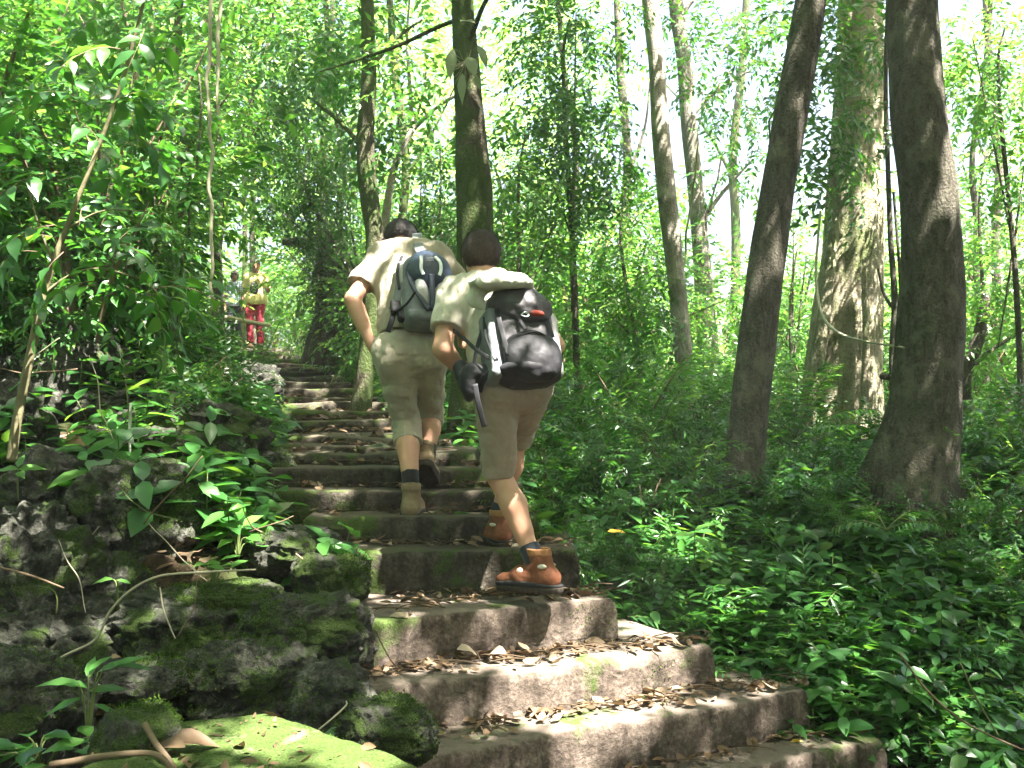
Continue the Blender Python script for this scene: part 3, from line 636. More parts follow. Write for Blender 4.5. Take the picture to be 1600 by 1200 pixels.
tree('sapling', 'slender olive trunk leaning right, rooted among rocks at the left edge', 'sapling', 3.9,
     [(18, 720, 16), (26, 660, 15), (40, 590, 14), (55, 520, 14), (68, 460, 13), (84, 410, 11), (110, 340, 8), (150, 240, 7), (190, 130, 6), (225, 0, 5), (240, -80, 4)], simple('bark_olive', (.17, .15, .08), .75, 30, .4, .4),
     [(215, 60, 3.9, 70, 60, 12), (120, 380, 3.8, 70, 40, 9), (200, 440, 3.7, 70, 30, 12), (60, 300, 3.9, 80, 60, 12), (150, 200, 3.9, 60, 60, 10)], T_NEAR, G1, amp=.06, freq=8, sides=14, seed=35, sc=.72,
     limbs=[[(68, 460, 6), (110, 430, 4), (160, 420, 3), (230, 440, 2)], [(84, 410, 5), (60, 350, 4), (40, 280, 3)], [(100, 360, 5), (160, 330, 3), (230, 330, 2)], [(150, 240, 4), (120, 180, 3), (110, 100, 2)]])
BK = [(640, 560, 12, 15, -12), (908, 560, 10.5, 9, -14), (985, 560, 16, 16, -8),
      (1140, 600, 18, 15, 10), (1512, 600, 12, 10, 14), (1566, 600, 15, 14, -10), (250, 420, 9, 17, 12), (346, 380, 10, 13, -6), 
      (398, 420, 19.5, 9, -4), (379, 430, 19, 8, 4), (540, 450, 15, 12, -12), (500, 470, 17.5, 13, 8)]
BKL = ['slim straight trunk seen between the two hikers and the dead twisted tree', 'thin dark trunk right of the nearer hiker, bending to the left', 'broad hazy trunk far behind the nearer hiker, left of the slender pale one', 'hazy trunk far behind, right of the grey brown trunk',
  'dark slim trunk seen just right of the thickest trunk', 'hazy slim trunk near the right edge behind the broken snag', 'dark trunk on the left hillside right of the long wavy vine', 'slim trunk on the left hillside behind the faint grey vine', 'slim trunk directly above the taller boy',
  'slim trunk directly behind the smaller child', 'dark trunk left of the vine smothered stump', 'slim trunk behind the vine smothered stump', 'slim background trunk', 'slim background trunk', 'slim background trunk', 'slim background trunk']
for i, (px, py, d, w, ln) in enumerate(BK):
    left = px < 520
    cr = [(px+ln*3+r.uniform(-50, 50), 250-200*q+r.uniform(-40, 40), d+r.uniform(-.6, .6), r.uniform(55, 95), r.uniform(45, 75), int(26+10*left)) for q in (0, .5, 1, 1.5)]
    if px > 950: cr = cr[:2]
    if px in (398, 379): cr = cr[1:]
    gz = float(ground(P(px, py, d)[0], d)); pyb = HY-gz*F/d+20
    tree('forest_tree', BKL[i], 'tree', d,
         [(px, pyb, w*1.25), (px+ln*.3, (pyb+py)/2, w), (px+ln, 380, w), (px+ln*.5, 250, w*.9), (px+ln*2, 100, w*.8), (px+ln*3, -80, w*.6)], BARK_D if i % 3 else BARK_M,
         cr, T_MID if d < 13 else T_FAR, G1 if left or i % 2 else G2, ['slim trees on the left hillside', 'slim trees in the background'][not left], amp=.12, freq=8, sides=12, seed=50+i, sc=.9 if d < 13 else .6,
         limbs=[[(px+ln*.6, 280, w*.4), (px+r.uniform(-70, 70), 200, w*.25), (px+r.uniform(-120, 120), 120, w*.15)]])
# unseen leaf screen behind, beside and above the camera, added to cut skylight
def around():
    b = Buf(); n = 9000; q = np.zeros((n, 3)); k = r.integers(0, 3, n)
    q[:, 2] = r.uniform(-1.5, 8.5, n)
    q[:, 0] = np.where(k == 0, r.uniform(-13, 14, n), np.where(k == 1, r.uniform(8.5, 12, n), r.uniform(-12, -8.5, n)))
    q[:, 1] = np.where(k == 0, r.uniform(-9, -6, n), r.uniform(-8, 7, n))
    q = q[open_sky(q, .5)]; n = len(q)
    scatter(b, T_CAN, q, unit(r.normal(0, 1, (n, 3))), unit(V(0, 0, 1)+r.normal(0, .5, (n, 3))), r.uniform(2, 3, n), r)
    canopy(4)(b); canopy(5)(b); return b
tag(around().build('unseen_leaf_screen', [G1, TWIG]), kind='stuff')
# leafy crowns reaching down between the trunks
MC = [('young_tree', 'dark hanging leaf curtain between the mossy trunk and the slender pale trunk', 9.6, (905, 520, 9), [(880, 120, 9.6, 75, 100, 90), (920, 240, 9.4, 60, 90, 80), (850, 250, 9.8, 55, 80, 55), (900, 20, 9.6, 100, 60, 60)], T_MID, G1, .6),
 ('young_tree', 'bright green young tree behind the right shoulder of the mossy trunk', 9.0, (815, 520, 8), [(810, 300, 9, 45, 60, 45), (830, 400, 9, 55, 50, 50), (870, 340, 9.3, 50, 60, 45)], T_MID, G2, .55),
 ('young_tree', 'small leaved young tree filling the gap left of the leaning trunk', 10.6, (1010, 620, 8), [(970, 380, 10.5, 60, 70, 60), (1000, 470, 10.4, 60, 60, 60), (940, 480, 10.6, 50, 60, 50), (1130, 470, 11, 45, 60, 40)], T_SMALL, G2, 1.0),
 ('young_tree', 'leafy young tree above the upper steps, left of the mossy trunk', 10.4, (645, 560, 8), [(650, 400, 10.4, 45, 60, 50), (680, 320, 10.2, 40, 60, 45), (660, 250, 10, 50, 40, 35), (640, 480, 10.4, 40, 50, 40)], T_MID, G1, .55),
 ('young_tree', 'dense shady young tree overhanging the top of the stairs', 12.5, (620, 400, 9), [(480, 300, 12.4, 55, 60, 70), (520, 330, 12.4, 50, 50, 60), (470, 200, 12.4, 60, 70, 70), (530, 240, 12, 40, 60, 40), (430, 320, 13, 40, 40, 40)], T_SMALL, G1, 1.1),
 ('young_tree', 'tall young tree hanging over the vine covered stump', 11, (325, 330, 9), [(420, 60, 11, 80, 70, 80), (460, 120, 10.8, 60, 60, 60), (400, 200, 11.2, 60, 60, 60), (500, 60, 11, 60, 60, 50)], T_MID, G1, .65),
 ('young_tree', 'sunlit young tree with yellow green leaves at the right edge', 8.4, (1600, 640, 9), [(1560, 130, 8.4, 80, 80, 60), (1520, 60, 8.6, 50, 60, 30), (1600, 260, 8.4, 60, 60, 30), (1580, 420, 9, 60, 70, 40), (1560, 540, 9, 60, 50, 40)], T_MID, G2, .6),
 ('young_tree', 'thin leafed sapling between the thickest trunk and the right edge', 10.5, (1545, 640, 7), [(1530, 330, 10.5, 40, 70, 26), (1560, 430, 10.5, 50, 60, 30), (1520, 480, 10.5, 35, 60, 24)], T_SMALL, G2, .9),
 ('young_tree', 'small tree filling the gap behind the leaning trunk and the broad pale one', 11.5, (1240, 640, 8), [(1235, 480, 11.5, 45, 60, 45), (1260, 400, 11.5, 40, 40, 20), (1240, 330, 11.5, 30, 50, 16)], T_MID, G2, .6)]
for i, (nm, lab, d, (bx, by, w), cr, fm, lm_, sc_) in enumerate(MC):
    gz = float(ground(P(bx, by, d)[0], d)); by = HY-gz*F/d+10
    tree(nm, lab, 'tree', d, [(bx, by, w*1.2), (bx*.7+cr[0][0]*.3, by*.5+cr[0][1]*.5, w), (cr[0][0], cr[0][1], w*.6), (cr[0][0]+10, cr[0][1]-90, w*.3)], BARK_D, cr, fm, lm_, None, cm=1.8, amp=.1, freq=8, sides=10, seed=80+i, sc=sc_,
         limbs=[[(bx*.6+cr[0][0]*.4, by*.4+cr[0][1]*.6, w*.5), (q[0], q[1], w*.2)] for q in cr[1:]])
# ---------------------------------------------------------------- far forest
def far():
    b = Buf(); n = 20000
    y = 17+r.uniform(0, 1, n)**1.3*24; pxx = r.uniform(-150, 1750, n); x = (pxx-800)*y/F
    gz = ground(x, y); pyy = r.uniform(-60, 900, n)**1.0; z = (HY-pyy)*y/F
    ok = (z > gz-.2)
    q = np.stack([x, y, z], -1); nz = fbm(q*.28, 4, 77)
    az = np.interp(pxx, [0, 420, 560, 800, 880, 960, 1010, 1060, 1220, 1290, 1480, 1600], [1, 1, 1, .9, .6, .25, .05, .02, .05, .25, .25, .2])
    el = np.interp(pyy, [0, 250, 420, 540, 640], [0, .02, .30, .7, 1])
    dn = np.clip(az+el, 0, 1)
    ok &= (nz*.9+.5 < dn*1.25) 
    ok &= ~((pxx > 330) & (pxx < 470) & (pyy > 350) & (pyy < 600) & (y < 20))
    q = q[ok]; n = len(q)
    d = unit(np.c_[r.normal(0, 1, (n, 2)), r.normal(-.2, .5, n)]+V(0, -.4, 0))
    scatter(b, T_FAR, q, d, unit(V(0, -.4, 1)+r.normal(0, .3, (n, 3))), r.uniform(.5, .95, n), r)
    return b
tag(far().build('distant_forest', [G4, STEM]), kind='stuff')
# ---------------------------------------------------------------- climbing stems and vines
def cord(name, label, cat, pts, d, m, sides=6, jit=0, group=None, n=None):
    q, w = pxpath(pts, d); q = np.array(q); n = n or len(q)*10
    s = spline(np.hstack([q, np.array(w)[:, None]]), n)
    if jit: s[:, :3] += jit*np.c_[fbm(s[:, :3]*7, 2, 3), fbm(s[:, :3]*7, 2, 4), fbm(s[:, :3]*7, 2, 5)]
    c = s[0, :3].copy(); v, t = tube(s[:, :3]-c, s[:, 3], sides, n, .15, 20); b = Buf(); b.add(v, t); o = b.build(name, m); o.location = tuple(c)
    return tag(o, label, cat, group)
cord('hanging_vine', 'long pale wavy vine hanging straight down in front of the left foliage', 'vine', [(326, -60, 6), (328, 60, 6), (325, 130, 6), (329, 200, 6), (330, 270, 6), (327, 340, 6), (331, 400, 5), (329, 440, 5), (334, 480, 5)], 5.2, VINE, jit=.03, n=90)
cord('hanging_vine', 'faint grey vine hanging just right of the long pale wavy one', 'vine', [(344, -60, 5), (342, 60, 6), (340, 140, 5), (338, 210, 4)], 6.5, VINE, jit=.03)
cord('looping_vine', 'pale vine looping across the buttressed trunk to the thickest trunk', 'vine', [(1282, 330, 4, 8.9), (1276, 400, 4, 8.8), (1276, 450, 5, 8.6), (1286, 495, 5, 8.2), (1310, 520, 5, 7.6), (1350, 533, 4, 7.0), (1412, 543, 4, 6.3)], 8, VINE)
cord('curved_stem', 'long pale curved stem arching over the dark hollow at lower left', 'stem', [(-10, 1058, 5), (50, 1048, 5), (110, 1020, 5), (150, 998, 4), (172, 955, 4), (205, 922, 4), (250, 900, 4), (320, 894, 4), (400, 890, 3)], 3.7, VINE)
cord('dry_stick', 'thin straight brown stick at the left edge pointing at the mossy knob', 'stick', [(-10, 884, 4), (50, 900, 4), (100, 919, 3)], 3.8, TWIG)
cord('woody_root', 'thick brown root curving along the bottom edge below the slab', 'root', [(80, 1196, 11), (140, 1182, 11), (200, 1176, 10), (245, 1182, 10), (275, 1212, 9)], 2.5, TWIG, 8, .01)
cord('dead_branch', 'short thick dead branch lying across the left end of the pale slab', 'branch', [(226, 1130, 10, 2.62), (240, 1155, 10, 2.6), (262, 1188, 10, 2.55), (285, 1225, 9, 2.5)], 2.6, TWIG, 8, .01)
cord('fallen_log', 'bare pale branch lying level across the shrubs before the boys', 'log', [(312, 474, 5), (326, 490, 8), (350, 496, 8), (385, 502, 7), (422, 509, 6)], 11.5, simple('bare_wood', (.5, .42, .3), .7, 30, .2, .3, stretch=(.3, 1, 1)), 10, .01)
cord('dry_twig', 'thin pale twig hanging over the dark ledge left of the pale slab', 'twig', [(250, 918, 2.5), (255, 950, 2.5), (266, 980, 2.5), (274, 998, 2)], 3.8, VINE)
cord('dry_twig', 'reddish twig leaning on the third step at its left end', 'twig', [(588, 985, 2.5), (596, 1005, 2.5), (610, 1030, 2.5), (622, 1045, 2)], 3.85, TWIG)
cord('dry_twig', 'thin twig rising beside the dark slab of rock left of the stairs', 'twig', [(462, 865, 3), (480, 880, 3), (490, 892, 2)], 4.45, TWIG)
cord('dry_twig', 'pale twig lying diagonally right of the pale slab', 'twig', [(498, 1140, 3), (520, 1122, 3), (540, 1103, 3), (541, 1095, 2)], 3.3, VINE)
cord('white_stem', 'thin white stem standing upright among the shrubs on the bank', 'stem', [(207, 745, 3), (203, 700, 4), (203, 660, 5), (204, 630, 3)], 5.0, simple('pale_stem', (.7, .7, .62), .5))
cord('bare_stem', 'bare arching stem sweeping through the undergrowth at the right edge', 'stem', [(1405, 1020, 3), (1450, 1080, 3), (1510, 1130, 3), (1600, 1172, 3), (1660, 1190, 3)], 4.2, TWIG)
cord('bare_stem', 'straight yellow green stem leaning in the dark undergrowth at bottom right', 'stem', [(1500, 1035, 3), (1525, 1090, 3), (1560, 1150, 3)], 4.15, STEM)
ORD = ['first', 'second', 'third', 'fourth', 'fifth', 'sixth', 'seventh', 'eighth', 'ninth', 'tenth', 'eleventh', 'twelfth', 'thirteenth', 'fourteenth', 'fifteenth', 'sixteenth', 'seventeenth', 'eighteenth', 'nineteenth', 'twentieth']
STX = list(np.r_[r.uniform(60, 300, 12), r.uniform(640, 1180, 7)])
STO = list(np.r_[np.argsort(np.argsort(STX[:12])), np.argsort(np.argsort(STX[12:]))])
for i in range(19):
    a = r.uniform(0, 1); px = STX[i]; d = r.uniform(5.5, 7.5) if i < 12 else r.uniform(8, 13)
    y0 = r.uniform(470, 560); y1 = y0-r.uniform(150, 420); dx = r.uniform(-60, 60)
    cord('thin_stem', 'thin bare stem '+['leaning on the left bank', 'rising in the middle distance'][i >= 12]+', the %s one from the left'%ORD[STO[i]], 'stem', [(px, y0, 4), (px+dx*.3, y0*.6+y1*.4, 4), (px+dx, y1, 3)], d, [TWIG, STEM, BARK_D][i % 3], 5, .08, ['thin stems of the left bank', 'thin stems in the middle distance'][i >= 12], n=24)
# ---------------------------------------------------------------- shrubs
r = np.random.default_rng(33)
def shrub_proto(name, label, cat, group, fam_, lm, h, w, n, seed, nst=6, sc=1.0):
    rr = np.random.default_rng(seed); root = empty(name, (0, 0, 0), label, cat, group)
    sb = Buf(); fb = Buf()
    for k in range(nst):
        a = rr.uniform(0, 6.28); e = V(math.cos(a)*w*rr.uniform(.3, .9), math.sin(a)*w*rr.uniform(.3, .9), h*rr.uniform(.55, 1)); m = e*V(.35, .35, .6)
        v, t = tube([V(0, 0, -.1), m, e], [.012*h, .008*h, .003], 5, 12); sb.add(v, t)
        c = spline([V(0, 0, 0), m, e], 20); q = n//nst; ii = rr.integers(5, 20, q)
        pos = c[ii]+rr.normal(0, .05*h+.03, (q, 3)); out = unit((pos-V(0, 0, h*.45))*V(1, 1, .6)+rr.normal(0, .25, (q, 3)))
        scatter(fb, fam_, pos, unit(out+V(0, 0, -.1)), unit(V(0, 0, 1)+out*.4+rr.normal(0, .25, (q, 3))), sc*rr.uniform(.75, 1.2, q), rr)
    fb.build('foliage', [lm, STEM], root); sb.build('stem', [TWIG], root)
    return root
used = set()
def put(proto, p, rz, s, label=None, group=None):
    if proto.name not in used:
        used.add(proto.name); proto.location = tuple(p); proto.rotation_euler = (0, 0, rz); proto.scale = (s, s, s); o = proto
    else: o = copy_tree(proto, p, rz, s)
    if label: o['label'] = label
    if group: o['group'] = group
    return o
REC = []
def onground(px, d, dz=0): x = (px-800)*d/F; return V(x, d, float(ground(x, d))+dz)
# left wall: tall lit shrubs from the bank up the hillside
LW = [shrub_proto('tall_shrub', 'tall leafy shrub on the sunlit left hillside', 'shrub', 'tall shrubs on the left hillside', f, m, h, w, n, s, 8, sc)
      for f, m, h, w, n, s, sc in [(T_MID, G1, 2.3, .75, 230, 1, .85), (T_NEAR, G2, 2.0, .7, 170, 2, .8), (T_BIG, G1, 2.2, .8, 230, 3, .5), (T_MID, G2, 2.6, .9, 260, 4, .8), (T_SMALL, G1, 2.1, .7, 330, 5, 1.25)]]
for i, (px, d) in enumerate([(-60, 5.6), (40, 6.3), (130, 5.9), (190, 6.9), (165, 6.2), (90, 7.6), (180, 8.3), (20, 8.4), (205, 8.2), (215, 7.4), (-60, 7.2), (225, 9.6), (230, 10.2), (130, 9.8), (40, 10.4),
        (235, 11.8), (170, 12.5), (90, 12.4), (-20, 12.6), (225, 13.2), (-80, 9.5), (240, 14.6), (160, 15.2), (70, 15.2), (250, 16.6), (190, 17.8), (-30, 16), (120, 18)]):
    REC.append((put(LW[i % 5], onground(px, d, -.05), r.uniform(0, 6), r.uniform(.85, 1.15)*(1 if d < 11 else 1.5)), px, d, 'LW', i % 5))
# left bank, low shrubs hanging over rocks and stairs
LB = [shrub_proto('low_shrub', 'low small leaved shrub on the rocks beside the stairs', 'shrub', 'low shrubs on the left bank', f, m, h, w, n, s, 6, sc)
      for f, m, h, w, n, s, sc in [(T_SMALL, G1, .6, .38, 80, 11, .9), (T_MID, G2, .55, .35, 46, 12, .55), (T_SMALL, G3, .5, .36, 70, 13, .9)]]
for i, (px, py, d, s) in enumerate([(300, 600, 7.6, .8), (265, 600, 6.8, .9), (375, 590, 9.0, .6), (325, 550, 9.5, .9), (250, 520, 7.6, 1), (245, 500, 8.6, 1.2), (150, 500, 6.8, 1), (60, 490, 6.3, 1.1), (200, 490, 7.6, 1.2),
        (340, 640, 6.5, .8), (300, 630, 6.0, .7), (370, 690, 6.6, .7), (385, 720, 6.3, .6), (350, 730, 5.9, .6), (378, 665, 7.4, .55), (370, 790, 5.3, .5), (310, 790, 5.2, .45), (230, 720, 5.3, .5), (270, 690, 5.6, .6), (100, 540, 5.9, .7),
        (385, 790, 5.6, .45), (30, 560, 5.6, .8), (240, 600, 6.2, .7), (355, 610, 7.4, .8), (380, 640, 8.0, .5), (310, 560, 10.5, .8), (345, 590, 11, .5), (290, 520, 12, 1.3), (305, 505, 13.5, .8), (390, 700, 6.0, .5)]):
    REC.append((put(LB[i % 3], P(px, py+20, d), r.uniform(0, 6), s), px, d, 'LB', i % 3))
# stairs right edge and middle distance
MB = [shrub_proto('understory_bush', 'leafy bush in the understory right of the stairs', 'bush', 'bushes right of the stairs', f, m, h, w, n, s, 7, sc)
      for f, m, h, w, n, s, sc in [(T_SMALL, G1, 1.0, .55, 150, 21, 1.05), (T_MID, G1, 1.1, .6, 100, 22, .65), (T_NARROW, G1, .9, .5, 110, 23, .75), (T_SMALL, G3, .9, .55, 150, 24, 1.05), (T_NARROW, G2, 1.2, .6, 120, 25, .8)]]
for i, (px, d, s) in enumerate([(560, 12.6, .6), (530, 14.5, .8), (500, 16.5, .8), (590, 13.5, .9), (625, 10.6, .55), (655, 9.2, .6), (690, 8.4, .6), (700, 10.5, 1), (760, 7.9, .55), (745, 9.5, 1), (650, 13.5, 1.3),
        (860, 6.3, .7), (905, 6.8, .8), (950, 6.6, .7), (990, 7.2, .9), (1040, 7.0, .7), (1095, 7.4, .75), (880, 7.8, 1), (940, 8.4, 1.1), (1010, 8.6, 1.0), (1080, 8.8, .9), (1140, 8.2, .8), (830, 8.6, 1), (800, 10, 1.2), (870, 10.5, 1.4), (930, 11, 1.4), (1000, 11.5, 1.3),
        (1215, 7.6, .7), (1245, 8.6, .9), (1200, 9.5, 1.0), (1120, 10.5, 1.1), (1290, 7.4, .55), (1235, 11.5, 1.2), (1160, 12.5, 1.3), (1060, 12.5, 1.3), (1530, 7.4, .7), (1590, 7.0, .7), (1560, 8.6, 1.0), (1630, 8.0, 1), (1500, 10, 1.2), (1420, 10.5, 1.2), (1590, 11, 1.4),
        (1340, 12, 1.2), (1390, 8.2, .6), (780, 12.5, 1.6), (850, 13.5, 1.6), (720, 13, 1.6), (900, 15, 1.9), (1000, 15, 1.7), (1500, 14, 1.6), (1300, 15, 1.6), (1600, 15, 1.8), (610, 16, 1.7), (560, 18, 1.8), (470, 20.5, 1.5), (400, 22, 1.8), (430, 24, 2.4), (340, 21.5, 1.8),
        (805, 6.9, .55), (845, 5.7, .4), (800, 7.6, .7), (1005, 6.0, .5), (1100, 6.1, .45), (1230, 6.3, .5), (1330, 6.0, .42), (1500, 5.9, .5), (1575, 6.0, .55), (1440, 5.6, .4), (955, 5.7, .45), (620, 11.7, .5), (860, 5.3, .4), (900, 5.6, .5), (930, 5.2, .3), (1020, 5.5, .4), (1060, 6.4, .6), (1140, 6.9, .65), (1290, 6.4, .5), (1260, 6.9, .7), (1350, 6.8, .6), (1540, 6.3, .6), (1600, 5.4, .5), (1380, 6.2, .4), (1180, 6.1, .45), (840, 6.2, .55), (820, 5.4, .3), (1560, 5.0, .35)]):
    REC.append((put(MB[i % 5], onground(px, d, -.04), r.uniform(0, 6), s), px, d, 'MB', i % 5))
BG = [shrub_proto('tall_shrub', 'tall sunlit shrub', 'shrub', 'tall sunlit shrubs beyond the trunks', f, m, h, w, n, s, 8, sc)
      for f, m, h, w, n, s, sc in [(T_MID, G2, 2.3, .9, 260, 61, .8), (T_SMALL, G2, 2.1, .9, 380, 62, 1.2), (T_MID, G1, 2.4, .8, 240, 63, .7)]]
for i, (px, d, s) in enumerate([(610, 14, 1.4), (680, 12.5, 1.3), (790, 12, 1.4), (840, 13.5, 1.6), (905, 12.2, 1.4), (960, 13.2, 1.5), (1010, 12.4, 1.15), (1150, 13, 1.1), (1230, 14, 1.4), (1120, 15, 1.3), (1400, 12, 1.2), (1520, 12.4, 1.3), (1600, 12, 1.5), (1270, 12, 1.0), (740, 14, 1.7), (880, 15, 2.0), (560, 16.5, 1.6)]):
    REC.append((put(BG[i % 3], onground(px, d, -.05), r.uniform(0, 6), s), px, d, 'BG', i % 3))
# ---------------------------------------------------------------- ground cover (nobody could count it)
def cover(n, xf, yf, tm, smin, smax, jit=.02, hz=0):
    b = Buf(); x, y = xf(n), yf(n); x = x(y) if callable(x) else x
    z = ground(x, y); z = z+.30*np.clip(fbm(np.stack([x, y, x*0], -1)*.9, 2, 61), 0, 1)*np.clip((x-.8)/.8, 0, 1)
    k = y-.53*np.clip(x, -.6, 2.5)*np.clip((5.0-y)/.5, 0, 1)
    xr = np.where(y > 5, np.interp(y, sy, sxr), np.interp(k, [2.4, 3.66, 3.84, 4.12, 4.42, 4.75, 5.0], [2.3, 1.62, 1.31, .89, .46, .3, .12]))
    ok = x > xr+.10; x, y, z = x[ok], y[ok], z[ok]
    pos = np.c_[x, y, z-.02+hz*r.uniform(0, 1, len(x))]; nn = len(x)
    scatter(b, tm, pos, unit(V(1, 0, 0)+r.normal(0, 1, (nn, 3))*V(1, 1, .1)), unit(V(0, -.12, 1)+r.normal(0, .22, (nn, 3))), r.uniform(smin, smax, nn)*(1+.5*fbm(pos*1.3, 2, 5)), r)
    return b
g1 = cover(7500, lambda n: (lambda y: r.uniform(-.2, 1, n)*(.58*y+.3)), lambda n: 4.0+4.4*r.uniform(0, 1, n)**1.15, T_HERBN, .65, 1.3)
g2 = cover(7500, lambda n: (lambda y: r.uniform(-.35, 1, n)*(.6*y)), lambda n: 7.8+9*r.uniform(0, 1, n)**1.2, T_HERB, 1.0, 2.2)
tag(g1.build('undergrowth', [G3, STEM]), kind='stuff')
g3 = cover(5200, lambda n: (lambda y: r.uniform(-.2, 1, n)**1.0*(.58*y+.3)), lambda n: 4.2+7*r.uniform(0, 1, n)**1.2, T_HERB, .8, 1.7, hz=.10)
tag(g3.build('undergrowth', [G1, STEM]), kind='stuff')
def low_sprigs():
    b = Buf(); n = 2600; y = 4.3+7*r.uniform(0, 1, n)**1.2; x = r.uniform(-.1, 1, n)*(.58*y+.2)
    k = y-.53*np.clip(x, -.6, 2.5)*np.clip((5.0-y)/.5, 0, 1); xr = np.where(y > 5, np.interp(y, sy, sxr), np.interp(k, [2.4, 3.66, 3.84, 4.12, 4.42, 4.75, 5.0], [2.3, 1.62, 1.31, .89, .46, .3, .12]))
    pos = np.c_[x, y, ground(x, y)]; ok = (x > xr+.12) & (fbm(pos*.9, 2, 91) > -.12); pos = pos[ok]; n = len(pos); pos[:, 2] += r.uniform(.05, .30, n)
    scatter(b, T_NARROW, pos, unit(np.c_[r.normal(0, 1, (n, 2)), r.uniform(-.1, .8, n)]), unit(V(0, -.1, 1)+r.normal(0, .25, (n, 3))), r.uniform(.4, .75, n), r); return b
tag(low_sprigs().build('undergrowth', [G1, STEM]), kind='stuff'); tag(g2.build('undergrowth', [G1, STEM]), kind='stuff')
def lcover():
    b = Buf(); n = 5200; y = 4.6+12*r.uniform(0, 1, n)**1.2; x = np.interp(y, sy, sxl)-.12-r.uniform(0, 1, n)**1.5*(1.2+.5*y)
    pos = np.c_[x, y, ground(x, y)-.02]; ok = (y > 6.2) | (r.uniform(0, 1, n) < .35) | (x < -3.2); pos = pos[ok]; n = len(pos)
    scatter(b, T_HERB, pos, unit(V(1, 0, 0)+r.normal(0, 1, (n, 3))*V(1, 1, .1)), unit(V(.1, -.2, 1)+r.normal(0, .25, (n, 3))), r.uniform(1.0, 2.4, n), r)
    # leaf litter and mosses on the forest floor
    return b
tag(lcover().build('undergrowth', [G1, STEM]), kind='stuff')
# ---------------------------------------------------------------- notable single plants
def plant(name, label, cat, p, leaves, stems=(), lm=G2, group=None, fold=.12):
    """leaves: (dx, dy, dz, azimuth deg, pitch deg, length, width ratio)"""
    root = empty(name, p, label, cat, group); fb = Buf()
    for L in leaves:
        dx, dy, dz, az, pt, ln, w = L; lv, lt = leaf(3, w, fold, .22); az, pt = R_(az), R_(pt)
        d = V(math.cos(az)*math.cos(pt), math.sin(az)*math.cos(pt), math.sin(pt)); up = V(0, -.35, 1)+r.normal(0, .12, 3)
        b = Buf(); b.add(lv@frames(d, up).T*ln+V(dx, dy, dz), lt, 0, r.uniform(.3, 1)); fb.add(b.v[0], b.t[0], 0, r.uniform(.3, 1))
    fb.build('foliage', [lm, STEM], root)
    sb = Buf()
    for L in leaves:
        v, t = tube([V(0, 0, -.06), V(L[0]*.4, L[1]*.4, L[2]*.6), V(*L[:3])], [.004, .003, .002], 5, 8); sb.add(v, t)
    sb.build('stem', [STEM], root); return root
def rosette(n, ln, w, h, sp, rr, pit=(-15, 25)):
    return [(rr.normal(0, sp), rr.normal(0, sp), h*rr.uniform(.5, 1), k*360/n+rr.uniform(-25, 25), rr.uniform(*pit), ln*rr.uniform(.75, 1.15), w) for k in range(n)]
plant('seedling', 'seedling with three bright leaves at the left edge above the rocks', 'seedling', P(28, 760, 4.3), [(0, 0, .07, 20, 10, .11, .5), (0, 0, .07, 175, 5, .11, .5), (0, 0, .08, 80, 60, .07, .5), (0, 0, .06, -50, -5, .08, .5)])
plant('seedling', 'seedling with one wide flat green leaf over the mossy rocks', 'seedling', P(185, 925, 4.0), [(-.02, 0, .05, 178, -3, .09, .42), (.0, -.02, .05, 5, -6, .06, .42)])
plant('leafy_plant', 'bright yellow green broad leaves on top of the sunlit patch of rock', 'plant', P(372, 850, 4.55), [(-.03, 0, .07, 160, 12, .16, .36), (0, -.02, .10, 75, 55, .10, .55), (.02, 0, .08, 20, 35, .10, .55), (-.05, 0, .05, 200, 0, .11, .4), (.04, 0, .03, 320, 5, .10, .6), (-.02, 0, .02, 240, -5, .10, .6), (.0, 0, .12, 110, 60, .08, .6), (.06, .02, .0, -10, 0, .08, .5), (-.1, 0, .02, 190, 15, .09, .5)])
plant('leafy_plant', 'two large upright pale leaves behind the flat sided dark rock slab', 'plant', P(425, 818, 4.85), [(0, 0, .04, 40, 35, .13, .55), (-.01, 0, .03, 100, 50, .11, .6), (.0, -.02, .0, -30, 10, .09, .7)], lm=PALE)
plant('leafy_plant', 'small leafy plant hanging between the sunlit patch and the bright moss cushion', 'plant', P(335, 895, 4.25), rosette(8, .10, .38, .05, .04, r))
plant('foreground_herb', 'long leaved herb standing in the dark hollow behind the pale slab', 'herb', P(138, 1150, 3.2), [(0, 0, .15, 160, 10, .13, .3), (.0, 0, .14, 15, 8, .12, .3), (.03, 0, .2, 10, 25, .16, .22), (.05, 0, .22, 20, 0, .15, .22), (-.03, 0, .17, 190, 5, .13, .25), (0, 0, .18, 100, 40, .1, .35), (-.02, 0, .12, 200, -15, .12, .25), (.02, 0, .1, -20, -10, .1, .25), (0, 0, .2, 60, 30, .1, .3)], lm=G1)
plant('foreground_herb', 'low herb with dark bluish leaves in the bottom left corner', 'herb', P(60, 1190, 2.9), rosette(14, .11, .42, .08, .08, r), lm=G3)
plant('foreground_herb', 'small herb at the bottom edge between the root and the pale slab', 'herb', P(160, 1195, 2.75), rosette(9, .08, .4, .05, .05, r), lm=G1)
plant('leafy_plant', 'wide flat leaves sprouting left of the second step, right of the pale slab', 'plant', P(565, 1145, 3.4), [(0, 0, .03, 175, 0, .10, .5), (.03, 0, .03, 5, 5, .10, .5), (.12, .02, .06, 20, 10, .10, .4), (.16, .02, .07, 170, 5, .07, .45), (-.06, 0, .01, 200, -5, .08, .5), (.08, -.03, .0, -60, -5, .07, .5)], lm=G1)
plant('leafy_plant', 'single big pale green leaf lying over the steps by the left hiker\'s foot', 'plant', P(612, 705, 6.3), [(0, 0, .02, 175, 10, .2, .5), (.02, 0, .05, 60, 20, .12, .5)], lm=PALE)
